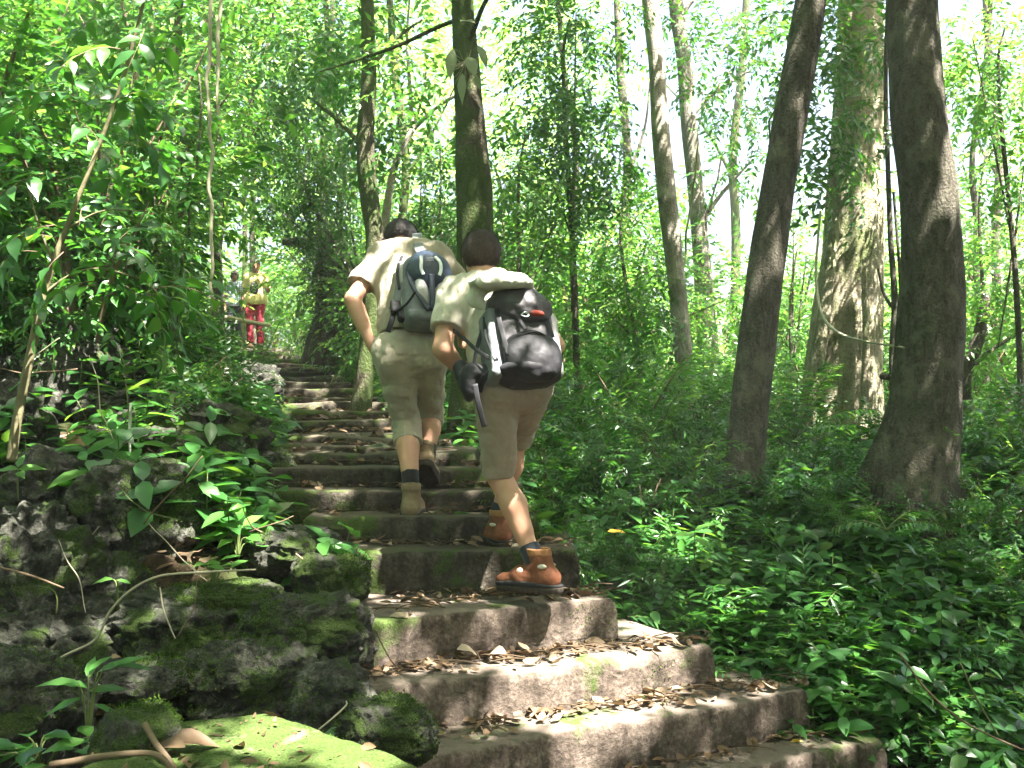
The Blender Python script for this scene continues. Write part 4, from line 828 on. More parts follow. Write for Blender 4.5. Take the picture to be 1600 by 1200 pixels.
plant('broad_leaf_herb', 'plant with one glowing yellow green leaf in the middle of the undergrowth', 'plant', P(1085, 880, 5.5), [(0, 0, .17, 15, 25, .17, .42), (0, 0, .15, 170, 5, .14, .45), (0, 0, .13, -60, -5, .14, .45), (0, 0, .14, 100, 15, .12, .45)])
rr_ = np.random.default_rng(5)
protoH = [plant('broad_leaf_herb', 'broad leaved herb standing above the undergrowth on the right', 'plant', V(0, 0, 0), rosette(7, .17, .42, .22, .04, rr_), lm=m, group='broad leaved herbs on the right') for m in (G1, G3, G2)]
for i, (px, d, s) in enumerate([(1010, 5.6, .9), (1060, 6.0, 1), (1150, 5.4, .9), (1210, 5.7, 1.1), (1290, 5.5, .9), (1350, 5.9, 1.1), (1440, 5.2, 1), (1500, 5.6, .9), (1570, 5.3, 1), (930, 5.8, .8), (980, 6.4, .9), (1120, 6.4, 1), (1380, 5.0, .7), (1530, 4.8, .7), (1240, 5.1, .7), (1470, 6.3, 1.1), (1590, 6.2, 1.1), (890, 5.4, .6), (1420, 6.0, 1)]):
    REC.append((put(protoH[i % 3], onground(px, d), r.uniform(0, 6), s), px, d, 'HB', i % 3))
TWY = r.uniform(560, 1000, 16); TWO = np.argsort(np.argsort(TWY))
for i in range(16):
    px, py, d_ = r.uniform(-20, 420), TWY[i], 0; d_ = float(np.interp(py, [560, 700, 850, 1000], [5.6, 5.0, 4.4, 3.8]))-.15
    L = r.uniform(40, 150); a = r.uniform(0, 6.28); dx, dy = math.cos(a)*L, -abs(math.sin(a))*L
    cord('dry_twig', 'thin dry twig straggling over the left rocks, %s from the top' % ORD[TWO[i]], 'twig', [(px, py, r.uniform(1.5, 3)), (px+dx*.5+r.uniform(-12, 12), py+dy*.5+r.uniform(-12, 12), 2), (px+dx, py+dy, 1.4)], d_, [TWIG, VINE, STEM][i % 3], 5, .03, 'dry twigs over the left rocks', n=20)
# palm like fronds
def frond(b, base, d0, L, n, ll, r, droop=.5, w=.13):
    t = np.linspace(0, 1, 14); d0 = unit(d0); sp = base+np.outer(t, d0)*L+np.outer(t*t, V(0, 0, -1))*L*droop
    v, f = tube(sp, np.linspace(.006, .002, 14), 5, 14); b.add(v, f, 1)
    side = unit(np.cross(d0, V(0, 0, 1))); lv, lt = leaf(1, w, .2, .25)
    for k in range(n):
        u = .12+.88*k/n; p = np.array([np.interp(u, t, sp[:, i]) for i in range(3)]); tg = unit(d0+V(0, 0, -2*droop*u))
        for s in (-1, 1):
            dd = unit(side*s+tg*.55+V(0, 0, -.25)+r.normal(0, .06, 3)); b.add(p+lv@frames(dd, V(0, 0, 1)).T*ll*math.sin(.35+2.5*u), lt, 0, r.uniform(0, 1))
def palm(label, p, fr, lm, n=16, ll=.22):
    root = empty('palm_seedling', p, label, 'palm'); 
    for az, el, L, dr in fr:
        b = Buf(); a, e = R_(az), R_(el); frond(b, V(0, 0, 0), V(math.cos(a)*math.cos(e), math.sin(a)*math.cos(e), math.sin(e)), L, n, ll, r, dr); b.build('frond', [lm, STEM], root)
palm('young palm with feathery arching fronds in front of the broad pale buttressed trunk', P(1240, 690, 8.2), [(10, 68, 1.1, .35), (-25, 45, .95, .45), (150, 62, .85, .4), (60, 78, .9, .3), (-60, 30, .7, .3)], G2)
palm('small fern like palm with drooping dark fronds at the foot of the thickest trunk', P(1385, 830, 5.6), [(10, 50, .45, .6), (120, 60, .35, .5), (180, 35, .4, .6), (-40, 35, .4, .5)], G1, 14, .12)
palm('feathery palm seedling between the leaning trunk and the slender pale one', P(1100, 640, 9), [(20, 55, .8, .4), (160, 60, .8, .4), (80, 75, .9, .3), (-20, 30, .6, .4)], G2, 14, .18)
# epiphyte on the trunk at top
ep = plant('epiphyte', 'clump of hanging pale leaves and hairy roots on the trunk at the top centre', 'epiphyte', P(728, 95, 6.7), [(-.08, -.06, .06, 200, -80, .2, .4), (.02, -.08, .0, 300, -55, .17, .5), (-.02, -.06, -.10, 250, -82, .2, .3), (.08, -.06, .08, 330, -60, .17, .4), (.06, -.07, -.12, 320, -60, .10, .5), (-.03, -.1, .22, 40, 20, .13, .7), (.1, -.08, .16, 10, 40, .1, .7)], lm=PALE)
rb = Buf()
for k in range(60):
    e = r.normal(0, .07, 3)+V(0, -.04, -.05); v, t = tube([V(0, 0, 0), e*.6+V(0, 0, -.02), e], [.003, .002, .001], 3, 5); rb.add(v, t)
rb.build('root_tuft', [VINE], ep)
# ---------------------------------------------------------------- fallen leaves
def dead_leaf(rr):
    lv, lt = leaf(2, rr.uniform(.35, .6), rr.uniform(-.3, .5), rr.uniform(-.4, .5)); a = rr.uniform(0, 6.28)
    up = unit(V(0, 0, 1)+rr.normal(0, .4, 3)); return lv, lt, frames(V(math.cos(a), math.sin(a), rr.uniform(-.1, .25)), up)
def litter():
    b = Buf(); n = 0
    for k, (pl, z) in enumerate(STEPS[:16]):
        pl = np.array(pl); m = [200, 260, 260, 190, 90, 60, 50, 40, 30, 30, 30, 30, 40, 30, 20, 20][k]
        nxt = np.array(STEPS[k+1][0])
        for _ in range(m):
            u = r.uniform(0, 1); x = pl[0, 0]+(pl[-1, 0]-pl[0, 0])*u
            y0 = np.interp(x, pl[:, 0], pl[:, 1]); y1 = np.interp(x, nxt[:, 0], nxt[:, 1])
            t = 1-abs(r.normal(0, .33)); t = min(max(t, .1), .98)
            y = y0+(y1-y0)*t; lv, lt, Rm = dead_leaf(r); s = r.uniform(.02, .075) if k < 8 else r.uniform(.05, .10)
            b.add((lv-V(.5, 0, 0))@Rm.T*s+V(x, y, z+.012+.02*t*r.uniform(0, 1)), lt, 0, r.uniform(0, 1)**1.3*.85)
        for _ in range(m//6):
            u = r.uniform(0, 1); x = pl[0, 0]+(pl[-1, 0]-pl[0, 0])*u; y0 = np.interp(x, pl[:, 0], pl[:, 1]); a = r.uniform(0, 6.28); l = r.uniform(.03, .12)
            c = V(x, y0+r.uniform(.1, .25), z+.02); dd = V(math.cos(a), math.sin(a)*.5, .05)*l; v, t_ = tube([c-dd, c+V(0, 0, .01), c+dd], [.003, .003, .002], 4, 5); b.add(v, t_, 0, .1)
    for _ in range(130):
        x = r.uniform(-1.2, -.35); y = r.uniform(2.5, 2.98); lv, lt, Rm = dead_leaf(r); s = r.uniform(.006, .03) if r.uniform() < .85 else .05
        if x > -1.12+(2.9-y)*0 and x < -.72+(3.0-y)*1.05: b.add((lv-V(.5, 0, 0))@Rm.T*s+V(x, y, -.883), lt, 0, r.uniform(0, .6))
    for _ in range(700):
        x = r.uniform(-2.6, -.6); y = r.uniform(3.2, 5.6); z = float(ground(x, y)); lv, lt, Rm = dead_leaf(r)
        b.add((lv-V(.5, 0, 0))@Rm.T*r.uniform(.04, .1)+V(x, y, z+.02), lt, 0, r.uniform(0, .8))
    for _ in range(400):
        x = r.uniform(1, 3.5); y = r.uniform(3.2, 5); z = float(ground(x, y)); lv, lt, Rm = dead_leaf(r)
        b.add((lv-V(.5, 0, 0))@Rm.T*r.uniform(.04, .09)+V(x, y, z+.02), lt, 0, r.uniform(0, .8))
    return b
tag(litter().build('leaf_litter', [DEAD]), kind='stuff')
def fallen(label, px, py, d, s, w, az, m, a=.5, fold=.3, dr=.3, tilt=.2):
    lv, lt = leaf(3, w, fold*.6, dr*.7); az = R_(az); b = Buf(); lv = lv+np.c_[np.zeros(len(lv)), np.zeros(len(lv)), .10*fbm(lv*V(3, 4, 0)+px*.01, 2, 3)]
    b.add((lv-V(.5, 0, 0))@frames(V(math.cos(az), math.sin(az), .05), V(0, -tilt, 1)).T*s, lt, 0, a); o = b.build('fallen_leaf', m); o.location = tuple(P(px, py, d)); return tag(o, label, 'leaf')
fallen('curled yellow fallen leaf on the lowest step at the right', 1250, 1163, 4.42, .10, .55, 5, YELLOW, .5, .35, .25, .5)
fallen('large pale whitish dead leaf standing up on the third tread', 733, 1012, 4.28, .11, .45, 20, DEAD, 1, .5, .9, .5)
fallen('curled tan dead leaf right of the large whitish one', 775, 1018, 4.3, .10, .5, 150, DEAD, .95, .6, .5, .8)
fallen('reddish dead leaf curled against the fourth step in the middle', 925, 1003, 4.55, .12, .4, 170, DEAD, .8, .6, .3, .7)
fallen('pale brown dead leaf on the sunlit litter right of the middle', 1005, 1082, 4.5, .12, .5, 10, DEAD, .95, .4, .4, .6)
fallen('brown upturned dead leaf on the sixth step near the left edge', 605, 848, 4.9, .11, .4, 120, DEAD, .85, .6, .5, 1)
fallen('flat yellow green leaf on the sixth tread under the left hiker\'s heel', 722, 801, 5.15, .09, .45, 5, G2, .9, .2, .1, .2)
fallen('pinkish dead leaf lying at the left end of the fourth tread', 632, 962, 4.25, .13, .4, 10, DEAD, .9, .3, .2, .3)
fallen('brown broad dead leaf on top of the litter heap at the fourth tread', 660, 945, 4.45, .16, .5, 200, DEAD, .3, .4, .3, .5)
fallen('dry orange leaf caught on top of the undergrowth', 965, 830, 5.7, .12, .5, 10, YELLOW, .1, .3, .3, .3)
fallen('large brown dead leaf hanging among the rocks on the left bank', 118, 695, 5.0, .17, .6, 330, DEAD, .55, .3, .3, 2)
fallen('pale dead leaf at the left edge beside the brown stick', 3, 862, 4.1, .10, .45, 10, DEAD, 1, .2, .2, .8)
fallen('orange brown dead leaf standing in the hollow near the long pale stem', 184, 1025, 3.75, .07, .5, 75, DEAD, .75, .4, .4, 1.5)
fallen('crumpled grey brown dead leaf on the pale slab', 305, 1158, 2.66, .13, .5, 15, DEAD, .4, .6, .4, .4)
fallen('dark dead leaf lying flat on the pale slab near the branch', 262, 1162, 2.62, .11, .5, 160, DEAD, .2, .4, .4, .4)
fallen('smaller brown dead leaf at the near edge of the pale slab', 300, 1192, 2.55, .08, .5, 100, DEAD, .5, .6, .4, .7)

# ---------------------------------------------------------------- labels of the repeated plants: look, distance, order from the left
LOOK = {'LW': ['mid green', 'bright broad leaved', 'large leaved', 'tallest bright green', 'small leaved'], 'LB': ['small leaved green', 'bright leaved', 'dark small leaved'],
        'MB': ['small leaved green', 'pointed leaved green', 'narrow leaved green', 'dark small leaved', 'bright narrow leaved'], 'HB': ['mid green', 'dark green', 'bright green'], 'BG': ['bright broad leaved', 'bright small leaved', 'mid green']}
NOUN = {'LW': 'tall shrub', 'LB': 'low shrub', 'MB': 'bush', 'HB': 'broad leaved herb', 'BG': 'tall sunlit shrub'}
WHERE = {'LW': ' on the left hillside', 'LB': ' on the left bank', 'MB': '', 'HB': ' in the right undergrowth', 'BG': ' beyond the trunks'}
bk = {}
for o, px, d_, g, k in REC:
    band = 'nearest' if d_ < 6.3 else 'near' if d_ < 8 else 'midway' if d_ < 11 else 'far'
    bk.setdefault((g, k, band), []).append((px, o))
for (g, k, band), l in bk.items():
    l.sort(key=lambda q: q[0])
    for n_, (px, o) in enumerate(l):
        od = '' if len(l) == 1 else (', leftmost such' if n_ == 0 else ', rightmost such' if n_ == len(l)-1 else ', %s from left' % ORD[n_])
        o['label'] = ('%s %s %s%s%s' % (band, LOOK[g][k], NOUN[g], WHERE[g] or (' right of the stairs' if px < 1130 else ' behind the big right trunks' if d_ > 7 else ' below the big right trunks'), od))
# ---------------------------------------------------------------- signed distance modelling (bodies, clothes, packs, boots)
def cap(a, b, ra, rb=None, fl=None, k=None, cuts=()): return dict(t='c', a=np.array(a, float), b=np.array(b, float), ra=ra, rb=ra if rb is None else rb, fl=fl, k=k, cuts=cuts)
def bx(c, h, rd, Rm=None, k=None, cuts=(), taper=0): return dict(t='b', c=np.array(c, float), h=np.array(h, float), rd=rd, R=np.eye(3) if Rm is None else np.asarray(Rm), k=k, cuts=cuts, taper=taper)
def ell(c, h, Rm=None, k=None, cuts=()): return dict(t='e', c=np.array(c, float), h=np.array(h, float), R=np.eye(3) if Rm is None else np.asarray(Rm), k=k, cuts=cuts)
def pbounds(p):
    if p['t'] == 'c': m = max(p['ra'], p['rb']); return np.minimum(p['a'], p['b'])-m, np.maximum(p['a'], p['b'])+m
    e = np.abs(p['R'])@p['h']; return p['c']-e, p['c']+e
def pdist(p, q):
    if p['t'] == 'c':
        ab = p['b']-p['a']; L = max(ab@ab, 1e-9); t = np.clip((q-p['a'])@ab/L, 0, 1); v = q-(p['a']+t[..., None]*ab)
        r_ = p['ra']+(p['rb']-p['ra'])*t; ln = np.sqrt((v*v).sum(-1))
        if p['fl'] is not None:
            f, c = p['fl']; s = v@f; l2 = np.sqrt(ln*ln+(c*c-1)*s*s); d = (l2-r_)*(ln+1e-6)/(l2+1e-6)
        else: d = ln-r_
    elif p['t'] == 'b':
        l = (q-p['c'])@p['R']; hh = p['h']-p['rd']
        if p['taper']: s = 1-p['taper']*l[..., 2]/p['h'][2]; l = np.stack([l[..., 0]/s, l[..., 1]/s, l[..., 2]], -1)
        e = np.abs(l)-hh; d = np.sqrt((np.maximum(e, 0)**2).sum(-1))+np.minimum(e.max(-1), 0)-p['rd']
    else:
        l = (q-p['c'])@p['R']; k0 = np.sqrt(((l/p['h'])**2).sum(-1)); k1 = np.sqrt(((l/p['h']**2)**2).sum(-1)); d = k0*(k0-1)/np.maximum(k1, 1e-6)
    for c, n in p['cuts']: d = np.maximum(d, (q-c)@n)
    return d
def sdf_mesh(prims, h=.006, k=.02, shell=0, cuts=(), disp=None, sub=(), post=None):
    lo = np.min([pbounds(p)[0] for p in prims], 0)-.03; hi = np.max([pbounds(p)[1] for p in prims], 0)+.03
    n = np.ceil((hi-lo)/h).astype(int)+1; f = np.full(n, .2, np.float32)
    ax = [lo[i]+np.arange(n[i])*h for i in range(3)]
    for p in prims:
        a, b = pbounds(p); mg = .05; i0 = np.clip(((a-mg-lo)/h).astype(int), 0, n-1); i1 = np.clip(((b+mg-lo)/h).astype(int)+2, 1, n)
        sl = tuple(slice(i0[i], i1[i]) for i in range(3)); q = np.stack(np.meshgrid(*[ax[i][sl[i]] for i in range(3)], indexing='ij'), -1)
        d = pdist(p, q); kk = p['k'] or k; g = f[sl]; hh = np.clip(.5+.5*(g-d)/kk, 0, 1); f[sl] = g*(1-hh)+d*hh-kk*hh*(1-hh)
    if disp is not None or cuts or sub or shell:
        m = np.abs(f) < max(.04, shell+.02); idx = np.nonzero(m); q = lo+np.stack(idx, -1)*h; d = f[idx].astype(float)
        if disp is not None: d = d+disp(q)
        if shell: d = np.maximum(d, -(d+shell))
        for c, nn in cuts: d = np.maximum(d, (q-np.asarray(c))@np.asarray(nn))
        for p in sub: d = np.maximum(d, -pdist(p, q))
        if shell:
            g = np.full_like(f, .2); g[f < 0] = .2; g[idx] = d; f = g
        else: f[idx] = d
        if (cuts or sub) and not shell:
            big = np.nonzero(f < -.039); q = lo+np.stack(big, -1)*h; d = f[big].astype(float)
            for c, nn in cuts: d = np.maximum(d, (q-np.asarray(c))@np.asarray(nn))
            for p in sub: d = np.maximum(d, -pdist(p, q))
            f[big] = d
    ins = f < 0; nx, ny, nz = n-1; cn = np.array([nx, ny, nz])
    S = np.zeros((0, 3)); ids = []; pts = []; quads = []
    for a in range(3):
        s0 = [slice(None)]*3; s1 = [slice(None)]*3; s0[a] = slice(0, -1); s1[a] = slice(1, None)
        A, B = ins[tuple(s0)], ins[tuple(s1)]; e = np.nonzero(A != B); e = np.stack(e, -1)
        o1, o2 = (a+1) % 3, (a+2) % 3; ok = (e[:, o1] > 0) & (e[:, o2] > 0) & (e[:, o1] < cn[o1]) & (e[:, o2] < cn[o2]); e = e[ok]
        e2 = e.copy(); e2[:, a] += 1; fa = f[tuple(e.T)]; fb = f[tuple(e2.T)]; t = fa/(fa-fb); p = e+0.0; p[:, a] += t
        q = []
        for d1, d2 in ((-1, -1), (0, -1), (0, 0), (-1, 0)):
            c = e.copy(); c[:, o1] += d1; c[:, o2] += d2; ci = (c[:, 0]*ny+c[:, 1])*nz+c[:, 2]; q.append(ci); ids.append(ci); pts.append(p)
        q = np.stack(q, -1); fl_ = ~ins[tuple(e.T)]; q[fl_] = q[fl_][:, ::-1]; quads.append(q)
    ids = np.concatenate(ids); pts = np.concatenate(pts); quads = np.concatenate(quads)
    u, inv = np.unique(ids, return_inverse=True); cnt = np.bincount(inv)
    v = np.stack([np.bincount(inv, pts[:, i]) for i in range(3)], -1)/cnt[:, None]; v = lo+v*h
    Q = np.searchsorted(u, quads); T = np.concatenate([Q[:, [0, 1, 2]], Q[:, [0, 2, 3]]]); return v, T
def sdf_part(prims, name, m, root, label=None, **kw):
    v, t = sdf_mesh(prims, **kw); b = Buf(); b.add(v, t); L = np.array(root.matrix_world.translation) if False else None
    r0 = root
    while r0.parent is not None: r0 = r0.parent
    Lw = np.array(r0.location); b.v = [x-Lw for x in b.v]
    o = b.build(name, m, root)
    if label: o['label'] = label
    return o
def wpart(buf, name, m, root, label=None):
    r0 = root
    while r0.parent is not None: r0 = r0.parent
    buf.v = [x-np.array(r0.location) for x in buf.v]; o = buf.build(name, m, root)
    if label: o['label'] = label
    return o
def wrinkle(seed, amp=.006, fr=9, st=(1, 1, .5)):
    return lambda q: amp*fbm(q*np.array(st)*fr, 3, seed, True)*1.2+amp*.5*fbm(q*fr*2.3, 2, seed+4)-amp*.3
def skinmat(name, c1, c2):
    def b(n):
        c = n('TexCoord').outputs['Object']; f = n.noise(c, 14, 4); s = n.noise(c, 220, 3)
        col = n.mix(f, c1, c2)
        p = n('BsdfPrincipled', {'Base Color': col, 'Roughness': .52, 'Specular IOR Level': .4, 'Subsurface Weight': .12, 'Subsurface Radius': (.02, .008, .004), 'Subsurface Scale': .6, 'Normal': n.bump(s, .15, .002)})
        n.out(p.outputs[0])
    return mat(name, b)
SKIN = skinmat('skin_fair', (.50, .25, .16), (.62, .36, .25)); SKIN2 = skinmat('skin_brown', (.20, .10, .055), (.28, .15, .09))
def hairmat(name, dark, light):
    def b(n):
        c = n('TexCoord').outputs['Object']; f = n.noise(n.scaled(c, (1, 1, .12)), 160, 4, .7); g = n.noise(c, 7, 3)
        av = n('Attribute', attribute_name='v').outputs['Fac']
        n.out(n('BsdfPrincipled', {'Base Color': n.mix(n.math('MULTIPLY', f, .6), dark, light), 'Roughness': .42, 'Specular IOR Level': .5, 'Normal': n.bump(f, .9, .01)}).outputs[0])
    return mat(name, b)
HAIRB = hairmat('hair_black', (.012, .009, .008), (.04, .03, .026)); HAIRR = hairmat('hair_brown', (.03, .017, .011), (.13, .075, .05))
def clothmat(name, col, dirt=None, rough=.85, fr=900, st=.12):
    def b(n):
        c = n('TexCoord').outputs['Object']; w = n.noise(c, fr, 2); f = n.noise(c, 5, 5, .6); f2 = n.noise(n.scaled(c, (1, 1, .5)), 26, 4, .6, .6)
        lo = tuple(x*.8 for x in col); cc = n.mix(n.ramp(f, [(.35, (0, 0, 0)), (.65, (1, 1, 1))]), lo, col)
        h = n.math('ADD', n.math('MULTIPLY', w, .25), f2)
        n.out(n('BsdfPrincipled', {'Base Color': cc, 'Roughness': rough, 'Specular IOR Level': .2, 'Sheen Weight': .15, 'Normal': n.bump(h, st*3, .012)}).outputs[0])
    return mat(name, b)
SHIRT1 = clothmat('shirt_beige', (.34, .29, .215)); SHIRT2 = clothmat('shirt_cream', (.50, .46, .375)); PANTS1 = clothmat('trousers_grey_khaki', (.50, .42, .335)); PANTS2 = clothmat('trousers_brown_khaki', (.40, .315, .245))
SOCK = clothmat('sock_black', (.012, .012, .014)); SOCK2 = clothmat('sock_blue_grey', (.03, .038, .05))
BLACK = simple('webbing_black', (.012, .012, .014), .6, 200, .3, .1); RUBBER = simple('boot_rubber', (.022, .022, .023), .75, 60, .4, .3); SOLEB = simple('boot_sole', (.045, .036, .028), .9, 60, .5, .4)
LEATHER = simple('boot_leather', (.17, .062, .03), .75, 30, .5, .5); LEATH2 = simple('boot_tan', (.24, .17, .10), .75, 45, .35, .35); COLLAR = simple('boot_collar', (.34, .16, .07), .7, 60, .3, .4)
WPATCH = simple('boot_patch', (.62, .57, .48), .6, 60, .15, .2)
def packmat(name, col, rough=.62, spec=.3):
    def b(n):
        c = n('TexCoord').outputs['Object']; w = n.noise(c, 500, 2); f = n.noise(c, 12, 5, .6, 1.2)
        cc = n.mix(f, tuple(x*.7 for x in col), tuple(x*1.35 for x in col))
        n.out(n('BsdfPrincipled', {'Base Color': cc, 'Roughness': rough, 'Specular IOR Level': spec, 'Normal': n.bump(n.math('ADD', n.math('MULTIPLY', w, .15), f), .5, .012)}).outputs[0])
    return mat(name, b)
PK_DARK = packmat('pack_charcoal', (.065, .058, .064), .5, .45); PK_BLACK = packmat('pack_black', (.022, .021, .024), .6); PK_GREY = packmat('pack_grey', (.16, .165, .175), .6); PK_LG = packmat('pack_light_grey', (.36, .35, .34), .6)
PK_NAVY = packmat('pack_navy', (.022, .030, .058), .38, .45); PK_RED = packmat('pack_red', (.35, .06, .04), .6); REFL = simple('reflective_strip', (.85, .85, .9), .12, 60, .05, .02, 1.0); METAL = simple('buckle_metal', (.7, .7, .7), .25, 40, .1, .05, .5, metallic=1)
# ---------------------------------------------------------------- people
def orth(d, f): d = unit(d); f = np.asarray(f, float); return unit(f-d*(f@d))
def hand(J, s, fw, r_, spread, curl, S=1, pn=None):
    """palm and five bent fingers; fw direction of the fingers, spread direction across the palm (index side), curl towards palm"""
    fw = unit(fw); sp = orth(fw, spread); cu = unit(np.cross(fw, sp))*1.0
    if pn is not None and cu@np.asarray(pn) < 0: cu = -cu
    o = [cap(J, J+fw*.03*S, .026*S, .03*S, (cu, 1.5), .015), cap(J+fw*.035*S+sp*.014*S, J+fw*.085*S+sp*.018*S, .024*S, .022*S, (cu, 1.6), .012), cap(J+fw*.035*S-sp*.014*S, J+fw*.078*S-sp*.018*S, .024*S, .021*S, (cu, 1.6), .012)]
    for i, (off, L) in enumerate([(.030, .062), (.010, .070), (-.010, .066), (-.029, .052)]):
        b0 = J+(fw*(.088-.004*abs(i-1))+sp*off)*S; c0 = curl+.12*i; d1 = unit(fw*math.cos(c0*.6)+cu*math.sin(c0*.6)+sp*off*2); d2 = unit(fw*math.cos(c0*1.3)+cu*math.sin(c0*1.3)); d3 = unit(fw*math.cos(c0*1.9)+cu*math.sin(c0*1.9))
        b1 = b0+d1*L*.45*S; b2 = b1+d2*L*.32*S; b3 = b2+d3*L*.26*S
        o += [cap(b0, b1, .0095*S, .009*S, k=.005), cap(b1, b2, .009*S, .0082*S, k=.004), cap(b2, b3, .0082*S, .0075*S, k=.004)]
    t0 = J+(fw*.025+sp*.026)*S; t1 = t0+unit(fw*.6+sp*.75+cu*.4)*.042*S; t2 = t1+unit(fw*.85+sp*.3+cu*.5)*.032*S
    o += [cap(t0, t1, .014*S, .0115*S, k=.010), cap(t1, t2, .011*S, .0085*S, k=.004)]
    return o
def body_prims(J, f, S=1, headf=None, headup=None, face=True):
    """J joints, f = facing direction"""
    sh = (J['shL']+J['shR'])/2; hp = (J['hipL']+J['hipR'])/2; sp = unit(sh-hp); ff = orth(sp, f); rt = unit(J['shR']-J['shL'])
    w = np.linalg.norm(J['shR']-J['shL'])/2
    o = [cap(sh-sp*.10*S, hp+sp*.16*S, .135*S, .115*S, (ff, 1.35), .04), cap(J['shL']-sp*.07*S+rt*.05*S, J['shR']-sp*.07*S-rt*.05*S, .085*S, .085*S, (ff, 1.1), .05),
         cap(J['hipL']+sp*.05*S, J['hipR']+sp*.05*S, .105*S, .105*S, (ff, 1.05), .05)]
    nk = J['neck']; hd = J['head']
    o += [cap(J['shL']+rt*.03, nk-sp*.02, .05*S, .055*S, k=.05), cap(J['shR']-rt*.03, nk-sp*.02, .05*S, .055*S, k=.05), cap(nk-sp*.06, hd-unit(hd-nk)*.03, .062*S, .056*S, k=.03)]
    for s in 'LR':
        o += [cap(J['sh'+s], J['el'+s], .056*S, .041*S, k=.03), cap(J['el'+s], J['wr'+s], .041*S, .027*S, k=.02)]
        m = J['el'+s]*.72+J['wr'+s]*.28; o.append(cap(m*.8+J['el'+s]*.2, m*.6+J['wr'+s]*.4, .043*S, .036*S, k=.02))
        o += [cap(J['hip'+s], J['kn'+s], .088*S, .056*S, k=.04), cap(J['kn'+s], J['an'+s], .052*S, .035*S, k=.03)]
        bk = J.get('calf'+s); 
        if bk is None: bk = -ff
        c = J['kn'+s]*.68+J['an'+s]*.32+bk*.022*S; c2 = J['kn'+s]*.85+J['an'+s]*.15+bk*.010*S; c3 = J['kn'+s]*.42+J['an'+s]*.58+bk*.010*S
        o += [cap(c2, c, .048*S, .053*S, k=.03), cap(c, c3, .053*S, .038*S, k=.03), cap(J['an'+s], J['an'+s]+unit(J['toe'+s])*.09*S-V(0, 0, .05)*S, .034*S, .03*S, k=.02)]
    hf = orth(V(0, 0, 1) if headup is None else headup, f if headf is None else headf); hu = unit(V(0, 0, 1) if headup is None else headup); hr = np.cross(hf, hu)
    Rh = np.stack([hr, hf, hu], -1)
    o += [ell(hd+hu*.018*S, V(.076, .096, .095)*S, Rh, .03), ell(hd-hu*.03*S+hf*.018*S, V(.060, .070, .075)*S, Rh, .03), ell(hd-hu*.075*S+hf*.045*S, V(.038, .036, .032)*S, Rh, .03)]
    for s in (-1, 1):
        e = hd+hr*s*.080*S-hu*.006*S-hf*.008*S; o.append(ell(e, V(.010, .019, .032)*S, Rh, .008)); o.append(ell(e-hu*.02*S+hf*.004*S, V(.008, .010, .013)*S, Rh, .006))
        o.append(ell(hd+hr*s*.03*S+hf*.088*S+hu*.022*S, V(.022, .010, .008)*S, Rh, .010))
        o.append(ell(hd+hr*s*.036*S+hf*.075*S-hu*.03*S, V(.02, .016, .018)*S, Rh, .015))
    o += [cap(hd+hf*.092*S+hu*.015*S, hd+hf*.112*S-hu*.022*S, .009*S, .0145*S, k=.01), cap(hd+hf*.09*S-hu*.052*S-hr*.018*S, hd+hf*.09*S-hu*.052*S+hr*.018*S, .009*S, .009*S, k=.006)]
    return o, Rh, sp, ff, rt
def hair_prims(hd, Rh, S, seed, low=-.055, thin=0, long=0):
    hr, hf, hu = Rh[:, 0], Rh[:, 1], Rh[:, 2]
    pr = [ell(hd+hu*.024*S-hf*.006*S, V(.086, .104, .100)*S, Rh, .02), ell(hd-hu*.02*S-hf*.045*S, V(.070, .055, .062)*S, Rh, .03)]
    if long: pr += [ell(hd-hu*.03*S+hr*s*.06*S, V(.034, .07, .075)*S, Rh, .02) for s in (-1, 1)]+[ell(hd+hf*.07*S+hu*.07*S, V(.07, .03, .035)*S, Rh, .02)]
    cuts = [(hd+hf*.075*S+hu*.045*S, unit(hf*.75-hu*.65)), (hd+hu*low*S-hf*.06*S, unit(-hu))]
    if not long: cuts.append((hd+hf*.02*S-hu*.01*S, unit(hf*.8-hu*.6)))
    else: cuts = [(hd+hf*.098*S+hu*.03*S, unit(hf)), (hd-hu*.09*S, -hu)]
    sub = [ell(hd+hr*s*.092*S-hu*.012*S-hf*.006*S, V(.022, .024, .038)*S, Rh) for s in (-1, 1)] if not long else [ell(hd+hf*.10*S-hu*.03*S, V(.058, .06, .075)*S, Rh)]
    dsp = lambda q: .006*fbm((q@Rh)*V(55, 55, 14), 3, seed)+.004*fbm(q*30, 2, seed)
    return pr, cuts, sub, dsp
